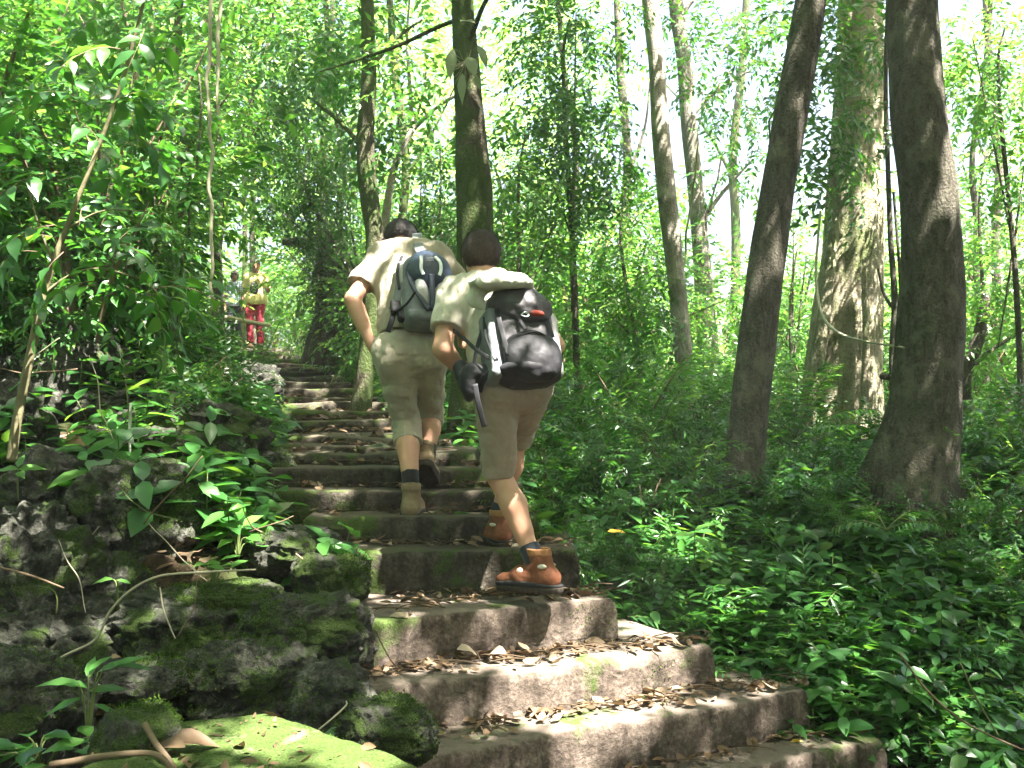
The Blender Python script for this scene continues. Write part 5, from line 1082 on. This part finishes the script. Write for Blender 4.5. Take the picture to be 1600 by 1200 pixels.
def strands(o, Rh, seed, ln):
    """short locks combed down over the scalp, joined into the hair mesh"""
    r = np.random.default_rng(seed); me = o.data; n = len(me.vertices); v = np.empty(n*3, np.float32); nn = np.empty(n*3, np.float32)
    me.vertices.foreach_get('co', v); me.vertices.foreach_get('normal', nn); v = v.reshape(-1, 3).astype(float); nn = nn.reshape(-1, 3).astype(float)
    ii = r.integers(0, n, 6500); p = v[ii]; m = nn[ii]; hu, hf = Rh[:, 2], Rh[:, 1]
    dn = unit(-hu*.9-hf*.35+r.normal(0, .28, (len(ii), 3))); dn = unit(dn-m*(dn*m).sum(-1, keepdims=True)); sd = np.cross(m, dn); L = ln*r.uniform(.6, 1.2, len(ii))[:, None]; w = .0011
    q = np.stack([p-sd*w, p+sd*w, p+dn*L*.5+m*.004-sd*w, p+dn*L*.5+m*.004+sd*w, p+dn*L+m*.0035], 1); k = np.arange(len(ii))[:, None, None]*5
    t = np.array([[0, 1, 3], [0, 3, 2], [2, 3, 4]])[None]+k; T = np.empty(len(me.polygons)*3, np.int32); me.polygons.foreach_get('vertices', T)
    b = Buf(); b.add(v, T.reshape(-1, 3)); b.add(q.reshape(-1, 3), t.reshape(-1, 3)); o.data = b.mesh('hair', [me.materials[0]]); return o
def boot(root, an, toe, up, mU, S=1, label=None, patch=True, lean=0.):
    """hiking boot: an = ankle joint, toe = toe direction, up = shaft direction"""
    z = unit(up); x = orth(z, toe); y = np.cross(z, x); Rm = np.stack([x, y, z], -1); o = an-z*.085*S
    Q = lambda a, b, c: o+x*a*S+y*b*S+z*c*S
    up_ = [cap(Q(-.055, 0, .055), Q(.07, 0, .052), .044*S, .045*S, k=.03), cap(Q(.07, 0, .048), Q(.165, 0, .04), .046*S, .038*S, (z, 1.15), .03), cap(Q(-.035, 0, .06), Q(-.028+lean, 0, .165), .046*S, .05*S, (y, 1.05), .03), cap(Q(.0, 0, .11), Q(.09, 0, .07), .036*S, .034*S, k=.03)]
    dsp = lambda q: .003*fbm(q*28, 3, 5, True)
    u = sdf_part(up_, 'boot', mU, root, label, h=.005, cuts=[(Q(0, 0, .018), -z), (Q(0, 0, .168), z)], disp=dsp)
    so = [cap(Q(-.06, 0, .02), Q(.05, 0, .02), .049*S, .046*S, k=.02), cap(Q(.05, 0, .02), Q(.160, 0, .02), .048*S, .043*S, k=.02)]
    tread = lambda q: .0015*np.sign(np.sin(((q-o)@x)*260/S))*((((q-o)@z) < .008*S))
    sdf_part(so, 'sole', SOLEB, u, h=.005, cuts=[(Q(0, 0, -.004), -z), (Q(0, 0, .022), z)], disp=tread)
    ra = [cap(Q(-.058, 0, .04), Q(.05, 0, .036), .0515*S, .050*S, k=.02), cap(Q(.05, 0, .036), Q(.163, 0, .036), .051*S, .0455*S, k=.02)]
    sdf_part(ra, 'rubber_rand', RUBBER, u, h=.005, cuts=[(Q(0, 0, .020), -z), (Q(-.1, 0, .066), unit(z*1+x*.10)), (Q(.17, 0, .058), unit(z-x*.1))])
    co = [cap(Q(-.031+lean*.9, 0, .15), Q(-.028+lean*1.1, 0, .182), .052*S, .054*S, (y, 1.05), k=.02)]
    sdf_part(co, 'collar', COLLAR if patch else mU, u, h=.005, cuts=[(Q(0, 0, .148), -z), (Q(0, 0, .180), z)], sub=[cap(Q(-.03+lean, 0, .16), Q(-.028+lean, 0, .25), .040*S, .042*S)], disp=dsp)
    lb = Buf()
    for k in range(5):
        a = .105-.022*k; zz = .085+.019*k; v, t = tube([Q(a-.012, -.03, zz-.008), Q(a, 0, zz+.012), Q(a+.004, .03, zz-.012)], .003*S, 5, 8); lb.add(v, t)
    wpart(lb, 'lace', BLACK if not patch else simple('boot_lace', (.08, .05, .035), .8), u)
    if patch:
        for s in (-1, 1):
            sdf_part([ell(Q(-.030, s*.040, .108), V(.030, .009, .011)*S, Rm), ], 'patch', WPATCH, u, h=.004)
            sdf_part([ell(Q(.070, s*.036, .082), V(.020, .008, .018)*S, Rm)], 'patch', WPATCH, u, h=.004)
    return u
def garment(root, name, m, prims, cuts, label=None, h=.006, shell=.010, seed=1, amp=.006, fr=9, st=(1, 1, .5), k=.03):
    return sdf_part(prims, name, m, root, label, h=h, k=k, shell=shell, cuts=cuts, disp=wrinkle(seed, amp, fr, st))
def person(label, J, f, skin, S=1, **kw):
    root = empty('person', ((J['hipL']+J['hipR'])/2)*V(1, 1, 0)+V(0, 0, min(J['anL'][2], J['anR'][2])-.09), label, 'person', kw.get('group'))
    pr, Rh, sp, ff, rt = body_prims(J, f, S, kw.get('headf'), kw.get('headup'))
    for s in 'LR':
        hh = kw['hand'+s]; pr += hand(J['wr'+s], s, hh[0], None, hh[1], hh[2], S, hh[3] if len(hh) > 3 else None)
    sdf_part(pr, 'body', skin, root, h=kw.get('h', .006))
    return root, Rh, sp, ff, rt
# ---- right hiker (nearer)
J = dict(head=P(752, 403, 4.78), neck=P(754, 436, 4.72), shL=P(706, 462, 4.70), shR=P(818, 466, 4.72), elL=P(691, 545, 4.56), wrL=P(722, 580, 4.70),
         elR=P(868, 540, 4.80), wrR=P(845, 560, 5.0), hipL=P(775, 604, 4.46), hipR=P(826, 604, 4.48), knL=P(780, 742, 4.60), anL=P(842, 892, 4.45), knR=P(806, 680, 4.92), anR=P(776, 826, 4.98),
         toeL=V(-.86, .5, 0), toeR=V(-.5, .86, 0))
J['calfL'] = unit(V(.45, -.8, .2)); J['calfR'] = unit(V(.3, -.9, 0))
pR, Rh, sp, ff, rt = person('nearer hiker in cream t-shirt and knee length khaki shorts, climbing in rust brown boots', J, V(-.12, 1, 0), SKIN, headf=V(-.05, .8, -.55), headup=V(0, .5, .85),
    handL=(V(.25, .9, -.3), V(-.1, .2, .9), .9), handR=(V(-.3, .9, -.2), V(.2, .2, .9), .8), h=.006)
hp_, hc, hs, hd_ = hair_prims(J['head'], Rh, 1.06, 3, -.085); strands(sdf_part(hp_, 'hair', HAIRR, pR, h=.005, cuts=hc, sub=hs, disp=hd_), Rh, 5, .020)
def shirt(root, J, sp, ff, rt, m, seed, loose, slv, hem, S=1, h=.006, fl=1.3, extra=(), nh=.02, amp=.013):
    sh = (J['shL']+J['shR'])/2; hp = (J['hipL']+J['hipR'])/2; o = [cap(sh-sp*.09*S, hp+sp*.20*S, (.150+loose)*S, (.135+loose)*S, (ff, fl), .04), cap(hp+sp*.20*S, hp+sp*.0*S, (.135+loose)*S, (.152+loose)*S, (ff, 1.15), .04),
         cap(J['shL']-sp*.06*S+rt*.05*S, J['shR']-sp*.06*S-rt*.05*S, .100*S, .100*S, (ff, 1.1), .05)]
    nk = J['neck']
    o += [cap(J['shL']+rt*.02, nk-sp*.035*S, .068*S, .068*S, k=.05), cap(J['shR']-rt*.02, nk-sp*.035*S, .068*S, .068*S, k=.05)]
    o += list(extra); cuts = []
    for s in 'LR':
        a = unit(J['el'+s]-J['sh'+s]); e = J['sh'+s]+a*slv*S
        o.append(cap(J['sh'+s], J['sh'+s]+a*(slv+.06)*S, .070*S, .076*S, k=.03, cuts=[(e, a)]))
    neck_dir = unit(J['head']-nk)
    return garment(root, 'shirt', m, o, [(nk+neck_dir*nh*S, neck_dir), (hp+sp*hem*S, -sp)], seed=seed, h=h, shell=.012, amp=amp*S, fr=10/S, st=(1.3, 1, .45))
shirt(pR, J, sp, ff, rt, SHIRT2, 5, .006, .19, .04, extra=[cap(P(725, 455, 4.70), P(790, 455, 4.70), .085, .085, (ff, 1.2), .05)])
def trousers(root, J, sp, ff, rt, m, seed, hemL, hemR, S=1, h=.006, rk=.078, rh=.076, waist=.15):
    hp = (J['hipL']+J['hipR'])/2; o = [cap(J['hipL']+sp*.05*S, J['hipR']+sp*.05*S, .118*S, .118*S, (ff, 1.0), .05), cap(hp+sp*.05*S, hp+sp*.2*S, .135*S, .125*S, (ff, 1.15), .05),
        ell(J['hipL']-ff*.045*S-sp*.01, V(.09, .085, .10)*S, None, .05), ell(J['hipR']-ff*.045*S-sp*.01, V(.09, .085, .10)*S, None, .05)]
    for s, he in (('L', hemL), ('R', hemR)):
        o.append(cap(J['hip'+s], J['kn'+s], .104*S, rk*S, k=.04, cuts=[] if he > 1 else [(J['hip'+s]+(J['kn'+s]-J['hip'+s])*he, unit(J['kn'+s]-J['hip'+s]))]))
        if he > 1:
            a = J['an'+s]-J['kn'+s]; e = J['kn'+s]+a*(he-1); o.append(cap(J['kn'+s], J['kn'+s]+a*min(1, he-1+.15), rk*S, rh*S, k=.03, cuts=[(e, unit(a))]))
    return garment(root, 'trousers', m, o, [(hp+sp*waist*S, sp)], seed=seed, h=h, shell=.012, amp=.0125*S, fr=9/S, st=(1, 1, 1.5))
trousers(pR, J, sp, ff, rt, PANTS2, 9, .985, 1.10, rk=.076, rh=.076)
def sock(root, J, s, m, f0, S=1, h=.005):
    a, b_ = J['kn'+s], J['an'+s]; st = a+(b_-a)*f0; return sdf_part([cap(st-(b_-a)*.1, b_, .047*S, .043*S)], 'sock', m, root, h=h, cuts=[(st, unit(a-b_))], disp=lambda q: .002*fbm(q*V(60, 60, 90), 2, 3))
sock(pR, J, 'L', SOCK2, .74); sock(pR, J, 'R', SOCK2, .72)
boot(pR, J['anL'], J['toeL'], V(-.02, .04, 1), LEATHER, 1.04, 'rust brown hiking boot planted flat on the step', lean=.026); boot(pR, J['anR'], J['toeR'], V(0, .05, 1), LEATHER, .98, 'rust brown hiking boot on the next step up, half hidden')
JR = J
# ---- left hiker (farther)
J = dict(head=P(627, 377, 5.74), neck=P(634, 390, 5.62), shL=P(592, 404, 5.50), shR=P(692, 408, 5.54), elL=P(551, 468, 5.36), wrL=P(580, 538, 5.30),
         elR=P(735, 470, 5.6), wrR=P(720, 520, 5.75), hipL=P(617, 560, 5.25), hipR=P(667, 558, 5.30), knL=P(635, 662, 5.42), anL=P(644, 784, 5.14), knR=P(674, 648, 5.62), anR=P(667, 722, 5.44),
         toeL=V(.1, 1, 0), toeR=V(.2, .7, -.7))
J['calfL'] = unit(V(0, -.9, .3)); J['calfR'] = unit(V(0, -.9, .4))
pL, Rh, sp, ff, rt = person('farther hiker in beige t-shirt with bowed black haired head, one hand on his hip', J, V(.02, 1, -.3), SKIN, headf=V(.1, .7, -.7), headup=V(.0, .75, .66),
    handL=(V(.25, .35, -.9), V(-.3, .9, .3), .5), handR=(V(-.1, .8, -.5), V(0, .3, .9), .8), h=.006)
hp_, hc, hs, hd_ = hair_prims(J['head'], Rh, 1.03, 13, -.05); strands(sdf_part(hp_, 'hair', HAIRB, pL, h=.005, cuts=hc, sub=hs, disp=hd_), Rh, 6, .026)
shirt(pL, J, sp, ff, rt, SHIRT1, 15, .014, .20, .10, nh=.035, extra=[cap(P(612, 402, 5.50), P(668, 402, 5.52), .10, .10, (ff, 1.1), .06), cap(P(622, 440, 5.42), P(626, 520, 5.28), .125, .115, (ff, 1.1), .05)])
trousers(pL, J, sp, ff, rt, PANTS1, 19, 1.26, 1.20, rk=.070, rh=.076, waist=.14)
sock(pL, J, 'L', SOCK, .52); sock(pL, J, 'R', SOCK, .45)
boot(pL, J['anL'], J['toeL'], V(.02, -.05, 1), LEATH2, 1.0, 'dusty tan hiking boot seen from behind on the step', False); boot(pL, J['anR'], J['toeR'], V(-.08, .62, .78), LEATH2, .98, 'dusty tan hiking boot lifted with its heel up', False)
JL = J
# ---- ribbons for straps
def ribbon(b, pts, w, th, nrm, n=None):
    pts = np.asarray(pts, float); n = n or len(pts)*6; p = spline(pts, n); T = unit(np.gradient(p, axis=0)); nr = np.asarray(nrm, float)
    v = []
    for i in range(n):
        zz = unit(nr-T[i]*(nr@T[i])); yy = np.cross(T[i], zz)
        for a in np.arange(8)/8*2*np.pi+.39:
            ca, sa = math.cos(a), math.sin(a); v.append(p[i]+yy*w/2*np.sign(ca)*abs(ca)**.5+zz*th/2*np.sign(sa)*abs(sa)**.5)
    i = np.arange(n-1)[:, None]*8; j = np.arange(8)[None]; k = (j+1) % 8
    t = np.stack([np.stack([i+j, i+k, i+8+k], -1), np.stack([i+j, i+8+k, i+8+j], -1)]).reshape(-1, 3)
    c = [[0, q+1, q] for q in range(1, 7)]+[[(n-1)*8, (n-1)*8+q, (n-1)*8+q+1] for q in range(1, 7)]; b.add(np.array(v), np.vstack([t, c])); return b
CAMD = V(0, -1, 0)
# ---- black and grey trekking pack on the nearer hiker
c = P(812, 535, 4.40); up = unit(V(-.10, .40, .9)); out = orth(up, V(.34, -.9, 0)); rg = unit(np.cross(up, out)); rg = rg if rg[0] > 0 else -rg; RB = np.stack([rg, out, up], -1)
kp = empty('backpack', c-up*.2, 'large black and charcoal trekking backpack on the nearer hiker', 'backpack')
Q = lambda a, b_, z: c+rg*a+out*b_+up*z
soft = lambda s, a=.006: (lambda q: a*fbm(q*13, 3, s, True)+a*.6*fbm(q*30, 2, s)-a*.2)
sdf_part([bx(Q(.01, .0, -.01), (.140, .092, .20), .085, RB, taper=-.06)], 'pack_bag', PK_DARK, kp, h=.006, disp=soft(2))
sdf_part([ell(Q(.02, .075, -.10), (.125, .075, .115), RB), bx(Q(.02, .06, -.12), (.115, .05, .08), .045, RB, k=.04)], 'front_pocket', PK_BLACK, kp, h=.006, disp=soft(3, .005))
sdf_part([ell(Q(.01, .02, -.165), (.150, .115, .052), RB)], 'pack_base', PK_BLACK, kp, h=.006, disp=soft(31, .004))
sdf_part([bx(Q(-.128, -.01, -.03), (.030, .070, .165), .025, RB)], 'side_panel', PK_GREY, kp, h=.006, disp=soft(4, .006))
sdf_part([bx(Q(.146, -.0, -.03), (.022, .065, .15), .02, RB)], 'side_panel', PK_LG, kp, h=.006, disp=soft(5, .005))
sdf_part([ell(Q(-.01, .025, .155), (.135, .118, .095), RB), ell(Q(.02, .09, .11), (.115, .058, .062), RB, .04)], 'pack_lid', PK_DARK, kp, 'shiny black crumpled lid', h=.006, disp=soft(6, .012))
sdf_part([ell(Q(.035, .125, .075), (.04, .018, .014), RB)], 'lid_lining', PK_RED, kp, h=.004)
zb = Buf(); zz = [Q(.015+.112*math.cos(a), .150-.055*abs(math.cos(a)), -.10+.075*math.sin(a)) for a in np.linspace(math.pi*.98, .02, 12)]; v, t = tube(zz, .0045, 6, 40); zb.add(v, t); wpart(zb, 'zip', BLACK, kp)
for pts, w in [([Q(-.05, .10, .10), Q(-.04, .115, .05), Q(-.02, .128, -.01)], .018), ([Q(.09, .10, .10), Q(.10, .10, .04), Q(.11, .105, -.02)], .018), ([Q(-.155, .02, .10), Q(-.16, .03, 0), Q(-.14, .06, -.13)], .02), ([Q(-.12, .075, .11), Q(-.115, .085, .02), Q(-.10, .10, -.12)], .022)]:
    b = Buf(); ribbon(b, pts, w, .004, out if pts[0] is not None and w < .02 else out-rg*.5); wpart(b, 'compression_strap', BLACK, kp)
b = Buf(); v, t = tube([Q(-.035, .125, .06), Q(-.02, .132, .072), Q(.0, .13, .066), Q(-.01, .13, .052), Q(-.035, .125, .06)], .004, 6, 26); b.add(v, t); wpart(b, 'buckle', METAL, kp)
b = Buf(); ribbon(b, [P(768, 470, 4.50), P(757, 505, 4.42), P(745, 545, 4.36), P(738, 590, 4.34)], .018, .004, V(-.4, -1, 0)); wpart(b, 'shoulder_strap', BLACK, kp)
b = Buf(); ribbon(b, [P(706, 514, 4.60), P(728, 532, 4.42), P(752, 552, 4.30), P(792, 572, 4.26)], .017, .004, V(-.4, -1, .2)); wpart(b, 'shoulder_strap', BLACK, kp)
b = Buf(); ribbon(b, [P(722, 430, 4.86), P(708, 440, 4.80), P(700, 452, 4.80)], .05, .012, V(-.2, -.3, 1)); wpart(b, 'shoulder_strap', PK_BLACK, kp)
sdf_part([ell(P(733, 598, 4.36), (.040, .055, .085)), cap(P(745, 580, 4.34), P(785, 585, 4.33), .035, .04, k=.03), cap(P(720, 575, 4.45), P(730, 600, 4.4), .035, .04, k=.03)], 'hip_belt', PK_BLACK, kp, h=.006, disp=soft(8, .005))
b = Buf(); ribbon(b, [P(742, 600, 4.28), P(748, 632, 4.27), P(757, 667, 4.29)], .024, .005, CAMD); wpart(b, 'belt_tail', BLACK, kp)
b = Buf(); ribbon(b, [P(748, 612, 4.34), P(757, 590, 4.30), P(778, 578, 4.27)], .03, .005, CAMD); wpart(b, 'belt_tail', BLACK, kp)
# ---- cream sun hat strapped on top of that pack
HATM = clothmat('hat_cream', (.72, .68, .56), st=.2)
hh = empty('sun_hat', P(785, 455, 4.45), 'floppy cream wide brimmed sun hat resting on the lid of the black pack', 'hat')
hd = lambda q: .010*fbm(q*V(14, 14, 9), 3, 42, True)+.004*fbm(q*40, 2, 5)
sdf_part([ell(P(782, 442, 4.38), (.140, .105, .036), k=.03), cap(P(750, 446, 4.38), P(741, 470, 4.38), .042, .034, (CAMD, 1.6), .03), cap(P(742, 466, 4.38), P(752, 478, 4.38), .036, .022, (CAMD, 1.6), .03), cap(P(800, 440, 4.38), P(824, 448, 4.40), .034, .026, k=.03),
          cap(P(758, 440, 4.30), P(815, 438, 4.30), .034, .032, k=.03)], 'brim', HATM, hh, h=.005, disp=hd)
sdf_part([ell(P(775, 436, 4.46), (.075, .07, .045))], 'crown', HATM, hh, h=.005, disp=hd)
# ---- grey and navy day pack on the farther hiker
c = P(668, 456, 5.22); up = unit(V(-.10, .38, .9)); out = orth(up, V(.26, -.9, 0)); rg = unit(np.cross(up, out)); rg = rg if rg[0] > 0 else -rg; RB = np.stack([rg, out, up], -1)
kq = empty('backpack', c-up*.2, 'smaller grey and navy day backpack with two white reflective strips', 'backpack')
sdf_part([bx(Q(0, 0, -.01), (.135, .075, .205), .065, RB, taper=.12)], 'pack_bag', PK_GREY, kq, h=.006, disp=soft(12, .005))
sdf_part([ell(Q(.004, .030, .085), (.124, .092, .130), RB)], 'hood', PK_NAVY, kq, 'glossy navy hood of the pack', h=.006, disp=soft(14, .003))
sdf_part([ell(Q(-.050, .062, -.04), (.040, .046, .085), RB), ell(Q(-.03, .05, -.09), (.03, .035, .07), RB, .03)], 'front_pocket', PK_LG, kq, h=.005, disp=soft(15, .003))
sdf_part([ell(Q(.055, .062, -.05), (.036, .044, .075), RB), ell(Q(.035, .05, -.09), (.03, .035, .07), RB, .03)], 'front_pocket', PK_LG, kq, h=.005, disp=soft(16, .003))
for s in (-1, 1):
    b = Buf(); ribbon(b, [Q(s*.035-.01, .122, .135), Q(s*.048, .124, .10), Q(s*.050, .120, .06), Q(s*.040, .117, .03)], .018, .008, out); wpart(b, 'reflective_strip', REFL, kq)
    b = Buf(); ribbon(b, [Q(s*.095, .045, .13), Q(s*.10, .07, .03), Q(s*.07, .095, -.07), Q(s*.02, .098, -.16)], .028, .012, out); wpart(b, 'navy_band', PK_NAVY, kq)
b = Buf(); ribbon(b, [Q(0, .121, .03), Q(0, .112, -.02), Q(0, .104, -.09), Q(0, .09, -.16)], .03, .014, out); wpart(b, 'navy_band', PK_NAVY, kq)
b = Buf()
for k in range(3): ribbon(b, [Q(-.018, .1215, .128-.008*k), Q(.018, .1215, .128-.008*k)], .004, .002, out, 6)
wpart(b, 'emblem', simple('emblem_grey', (.35, .37, .4), .5), kq)
sdf_part([bx(Q(0, .0, -.165), (.125, .085, .04), .035, RB)], 'pack_base', PK_GREY, kq, h=.006, disp=soft(18, .006))
sdf_part([bx(Q(-.128, -.03, .03), (.018, .05, .14), .015, RB)], 'side_panel', PK_LG, kq, h=.006)
b = Buf(); ribbon(b, [P(668, 404, 5.28), P(656, 390, 5.36), P(652, 376, 5.50), P(652, 366, 5.62)], .058, .014, V(0, -.6, .8)); wpart(b, 'shoulder_strap', PK_GREY, kq)
b = Buf(); ribbon(b, [P(626, 408, 5.28), P(625, 440, 5.20), P(622, 462, 5.16), P(614, 484, 5.14)], .045, .02, V(-.3, -1, 0)); wpart(b, 'shoulder_strap', PK_GREY, kq)
b = Buf(); ribbon(b, [P(628, 400, 5.26), P(621, 424, 5.2), P(624, 452, 5.14)], .014, .010, V(-.3, -1, 0)); wpart(b, 'shoulder_strap', BLACK, kq)
b = Buf(); ribbon(b, [P(650, 455, 5.06), P(635, 475, 5.08), P(618, 488, 5.1)], .012, .006, CAMD); wpart(b, 'compression_strap', BLACK, kq)
sdf_part([bx(P(618, 480, 5.13), (.026, .02, .035), .012, RB), bx(P(632, 492, 5.12), (.035, .03, .04), .02, RB)], 'hip_belt', PK_BLACK, kq, h=.005, disp=soft(19, .003))
b = Buf(); ribbon(b, [P(615, 490, 5.12), P(611, 504, 5.10), P(606, 519, 5.10)], .028, .006, CAMD); wpart(b, 'belt_tail', BLACK, kq)
b = Buf(); v, t = tube([Q(-.05, -.01, .20), Q(-.02, .0, .235), Q(.03, 0, .235), Q(.05, -.01, .20)], .007, 6, 20); b.add(v, t); wpart(b, 'haul_loop', BLACK, kq)
# ---- the two boys coming down at the top
def boy(label, px, py0, d, hgt, lean, sh_m, pt_m, hair_long, armL, armR, seed, step):
    S = hgt/1.74; base = P(px, py0, d); G = lambda x, y, z: base+V(x, y, z)*S
    J = dict(head=G(.03, -.08, 1.60), neck=G(.02, -.02, 1.46), shL=G(.185, 0, 1.39), shR=G(-.165, 0, 1.39), hipL=G(.095, 0, .90), hipR=G(-.085, 0, .90), knL=G(.10, -.07, .49), knR=G(-.08, -.10-step, .52), anL=G(.10, .02, .09), anR=G(-.07, -.06-step, .09),
             elL=G(*armL[0]), wrL=G(*armL[1]), elR=G(*armR[0]), wrR=G(*armR[1]), toeL=V(.1, -1, 0), toeR=V(-.1, -1, 0))
    root, Rh, sp, ff, rt = person(label, J, V(.03, -1, 0), SKIN2, S, headf=V(.2, -.9, -.5), headup=V(.1, -.35, .9), handL=(unit(J['wrL']-J['elL']), V(0, -1, 0), .7), handR=(unit(J['wrR']-J['elR']), V(0, -1, 0), .5), h=.007)
    hp_, hc, hs, hdd = hair_prims(J['head'], Rh, S*1.04, seed, -.05, long=hair_long); sdf_part(hp_, 'hair', HAIRB, root, h=.007, cuts=hc, sub=hs, disp=hdd)
    shirt(root, J, sp, ff, rt, sh_m, seed, .012, .22, -.06, S, .008, 1.3, extra=[cap(J['hipL']+sp*.05*S, J['hipR']+sp*.05*S, .142*S, .142*S, (ff, 1.05), .04)], amp=.006)
    trousers(root, J, sp, ff, rt, pt_m, seed+3, 1.93, 1.93, S, .008, rk=.074, rh=.07, waist=.1)
    for s in 'LR':
        a = J['an'+s]; x = unit(J['toe'+s]); sdf_part([cap(a-x*.05*S-V(0, 0, .045)*S, a+x*.15*S-V(0, 0, .055)*S, .042*S, .036*S)], 'shoe', BLACK if hair_long else LEATH2, root, h=.007, cuts=[(a-V(0, 0, .09)*S, V(0, 0, -1))])
    hr, hf, hu = Rh[:, 0], Rh[:, 1], Rh[:, 2]
    for s in (-1, 1): e = Buf(); e.add(ICO[3][0]*.009*S+J['head']+(hr*s*.03+hf*.088+hu*.008)*S, ICO[3][1]); wpart(e, 'eye', HAIRB, root)
    return root, J, S
def plaidb(n):
    c = n('TexCoord').outputs['Object']
    w1 = n('TexWave', {'Vector': c, 'Scale': 9.0}, bands_direction='X').outputs[1]; w2 = n('TexWave', {'Vector': c, 'Scale': 9.0}, bands_direction='Z').outputs[1]
    a = n.ramp(w1, [(.45, (0, 0, 0)), (.55, (1, 1, 1))]); b_ = n.ramp(w2, [(.45, (0, 0, 0)), (.55, (1, 1, 1))])
    col = n.mix(a, (.05, .08, .16), (.30, .38, .50)); col = n.mix(n.math('MULTIPLY', b_, .6), col, (.62, .66, .72))
    n.out(n('BsdfPrincipled', {'Base Color': col, 'Roughness': .85}).outputs[0])
PLAID = mat('shirt_plaid', plaidb)
by, JB, SB = boy('taller boy in yellow printed t-shirt and dark red trousers at the top of the stairs', 399, 545, 17.6, 1.55, 0, clothmat('shirt_yellow', (.60, .53, .22)), clothmat('trousers_red', (.24, .015, .028)), False,
    [(.235, .02, 1.12), (.30, -.16, 1.16)], [(-.20, .02, 1.10), (-.19, -.05, .85)], 41, .02)
# dark oval print with a lettered arc on the yellow shirt
pb = Buf(); fc = JB['hipL']*.0+(JB['shL']+JB['shR'])/2+V(0, -.128, -.24)*SB
for k, (ox, oz, rx, rz, yy) in enumerate([(0, 0, .085, .135, 0)]):
    v, t = ICO[4]; pb.add(v*V(rx, .010, rz)*SB+fc+V(ox, yy, oz), t)
wpart(pb, 'shirt_print', simple('print_dark', (.03, .03, .035), .9), by)
pb = Buf()
for ox, oz, rx, rz in [(-.03, .05, .018, .014), (.03, .05, .018, .014), (0, .0, .012, .03), (0, -.06, .035, .010), (.0, .10, .04, .010)]:
    v, t = ICO[3]; pb.add(v*V(rx, .006, rz)*SB+fc+V(ox*SB, -.009*SB, oz*SB), t)
wpart(pb, 'shirt_print', simple('print_grey', (.35, .34, .28), .9), by)
pb = Buf()
for k in range(9):
    a = R_(148-14.5*k); v, t = box(fc+V(math.cos(a)*.125, -.004, math.sin(a)*.09+.09)*SB, V(.013, .006, .026)*SB, np.eye(3), .002); pb.add(v, t)
wpart(pb, 'shirt_lettering', simple('print_letters', (.04, .04, .04), .9), by)
boy('smaller child with black bobbed hair, blue checked shirt and dark trousers behind the leaves', 366, 533, 17.9, 1.24, 0, PLAID, clothmat('trousers_dark', (.015, .018, .026)), True, [(.215, 0, 1.10), (.20, -.06, .84)], [(-.20, 0, 1.1), (-.19, -.08, .84)], 47, .0)

# ---------------------------------------------------------------- humid forest air
hb = Buf(); v, t = box(V(0, 19, 2), V(70, 52, 14)); hb.add(v, t)
hzm = bpy.data.materials.new('haze'); hzm.use_nodes = True; hzm.node_tree.nodes.clear(); vp = hzm.node_tree.nodes.new('ShaderNodeVolumePrincipled')
vp.inputs['Color'].default_value = (1, 1, .94, 1); vp.inputs['Density'].default_value = .003; vp.inputs['Anisotropy'].default_value = .2
mo_ = hzm.node_tree.nodes.new('ShaderNodeOutputMaterial'); hzm.node_tree.links.new(vp.outputs[0], mo_.inputs['Volume'])
tag(hb.build('haze', hzm), kind='stuff')
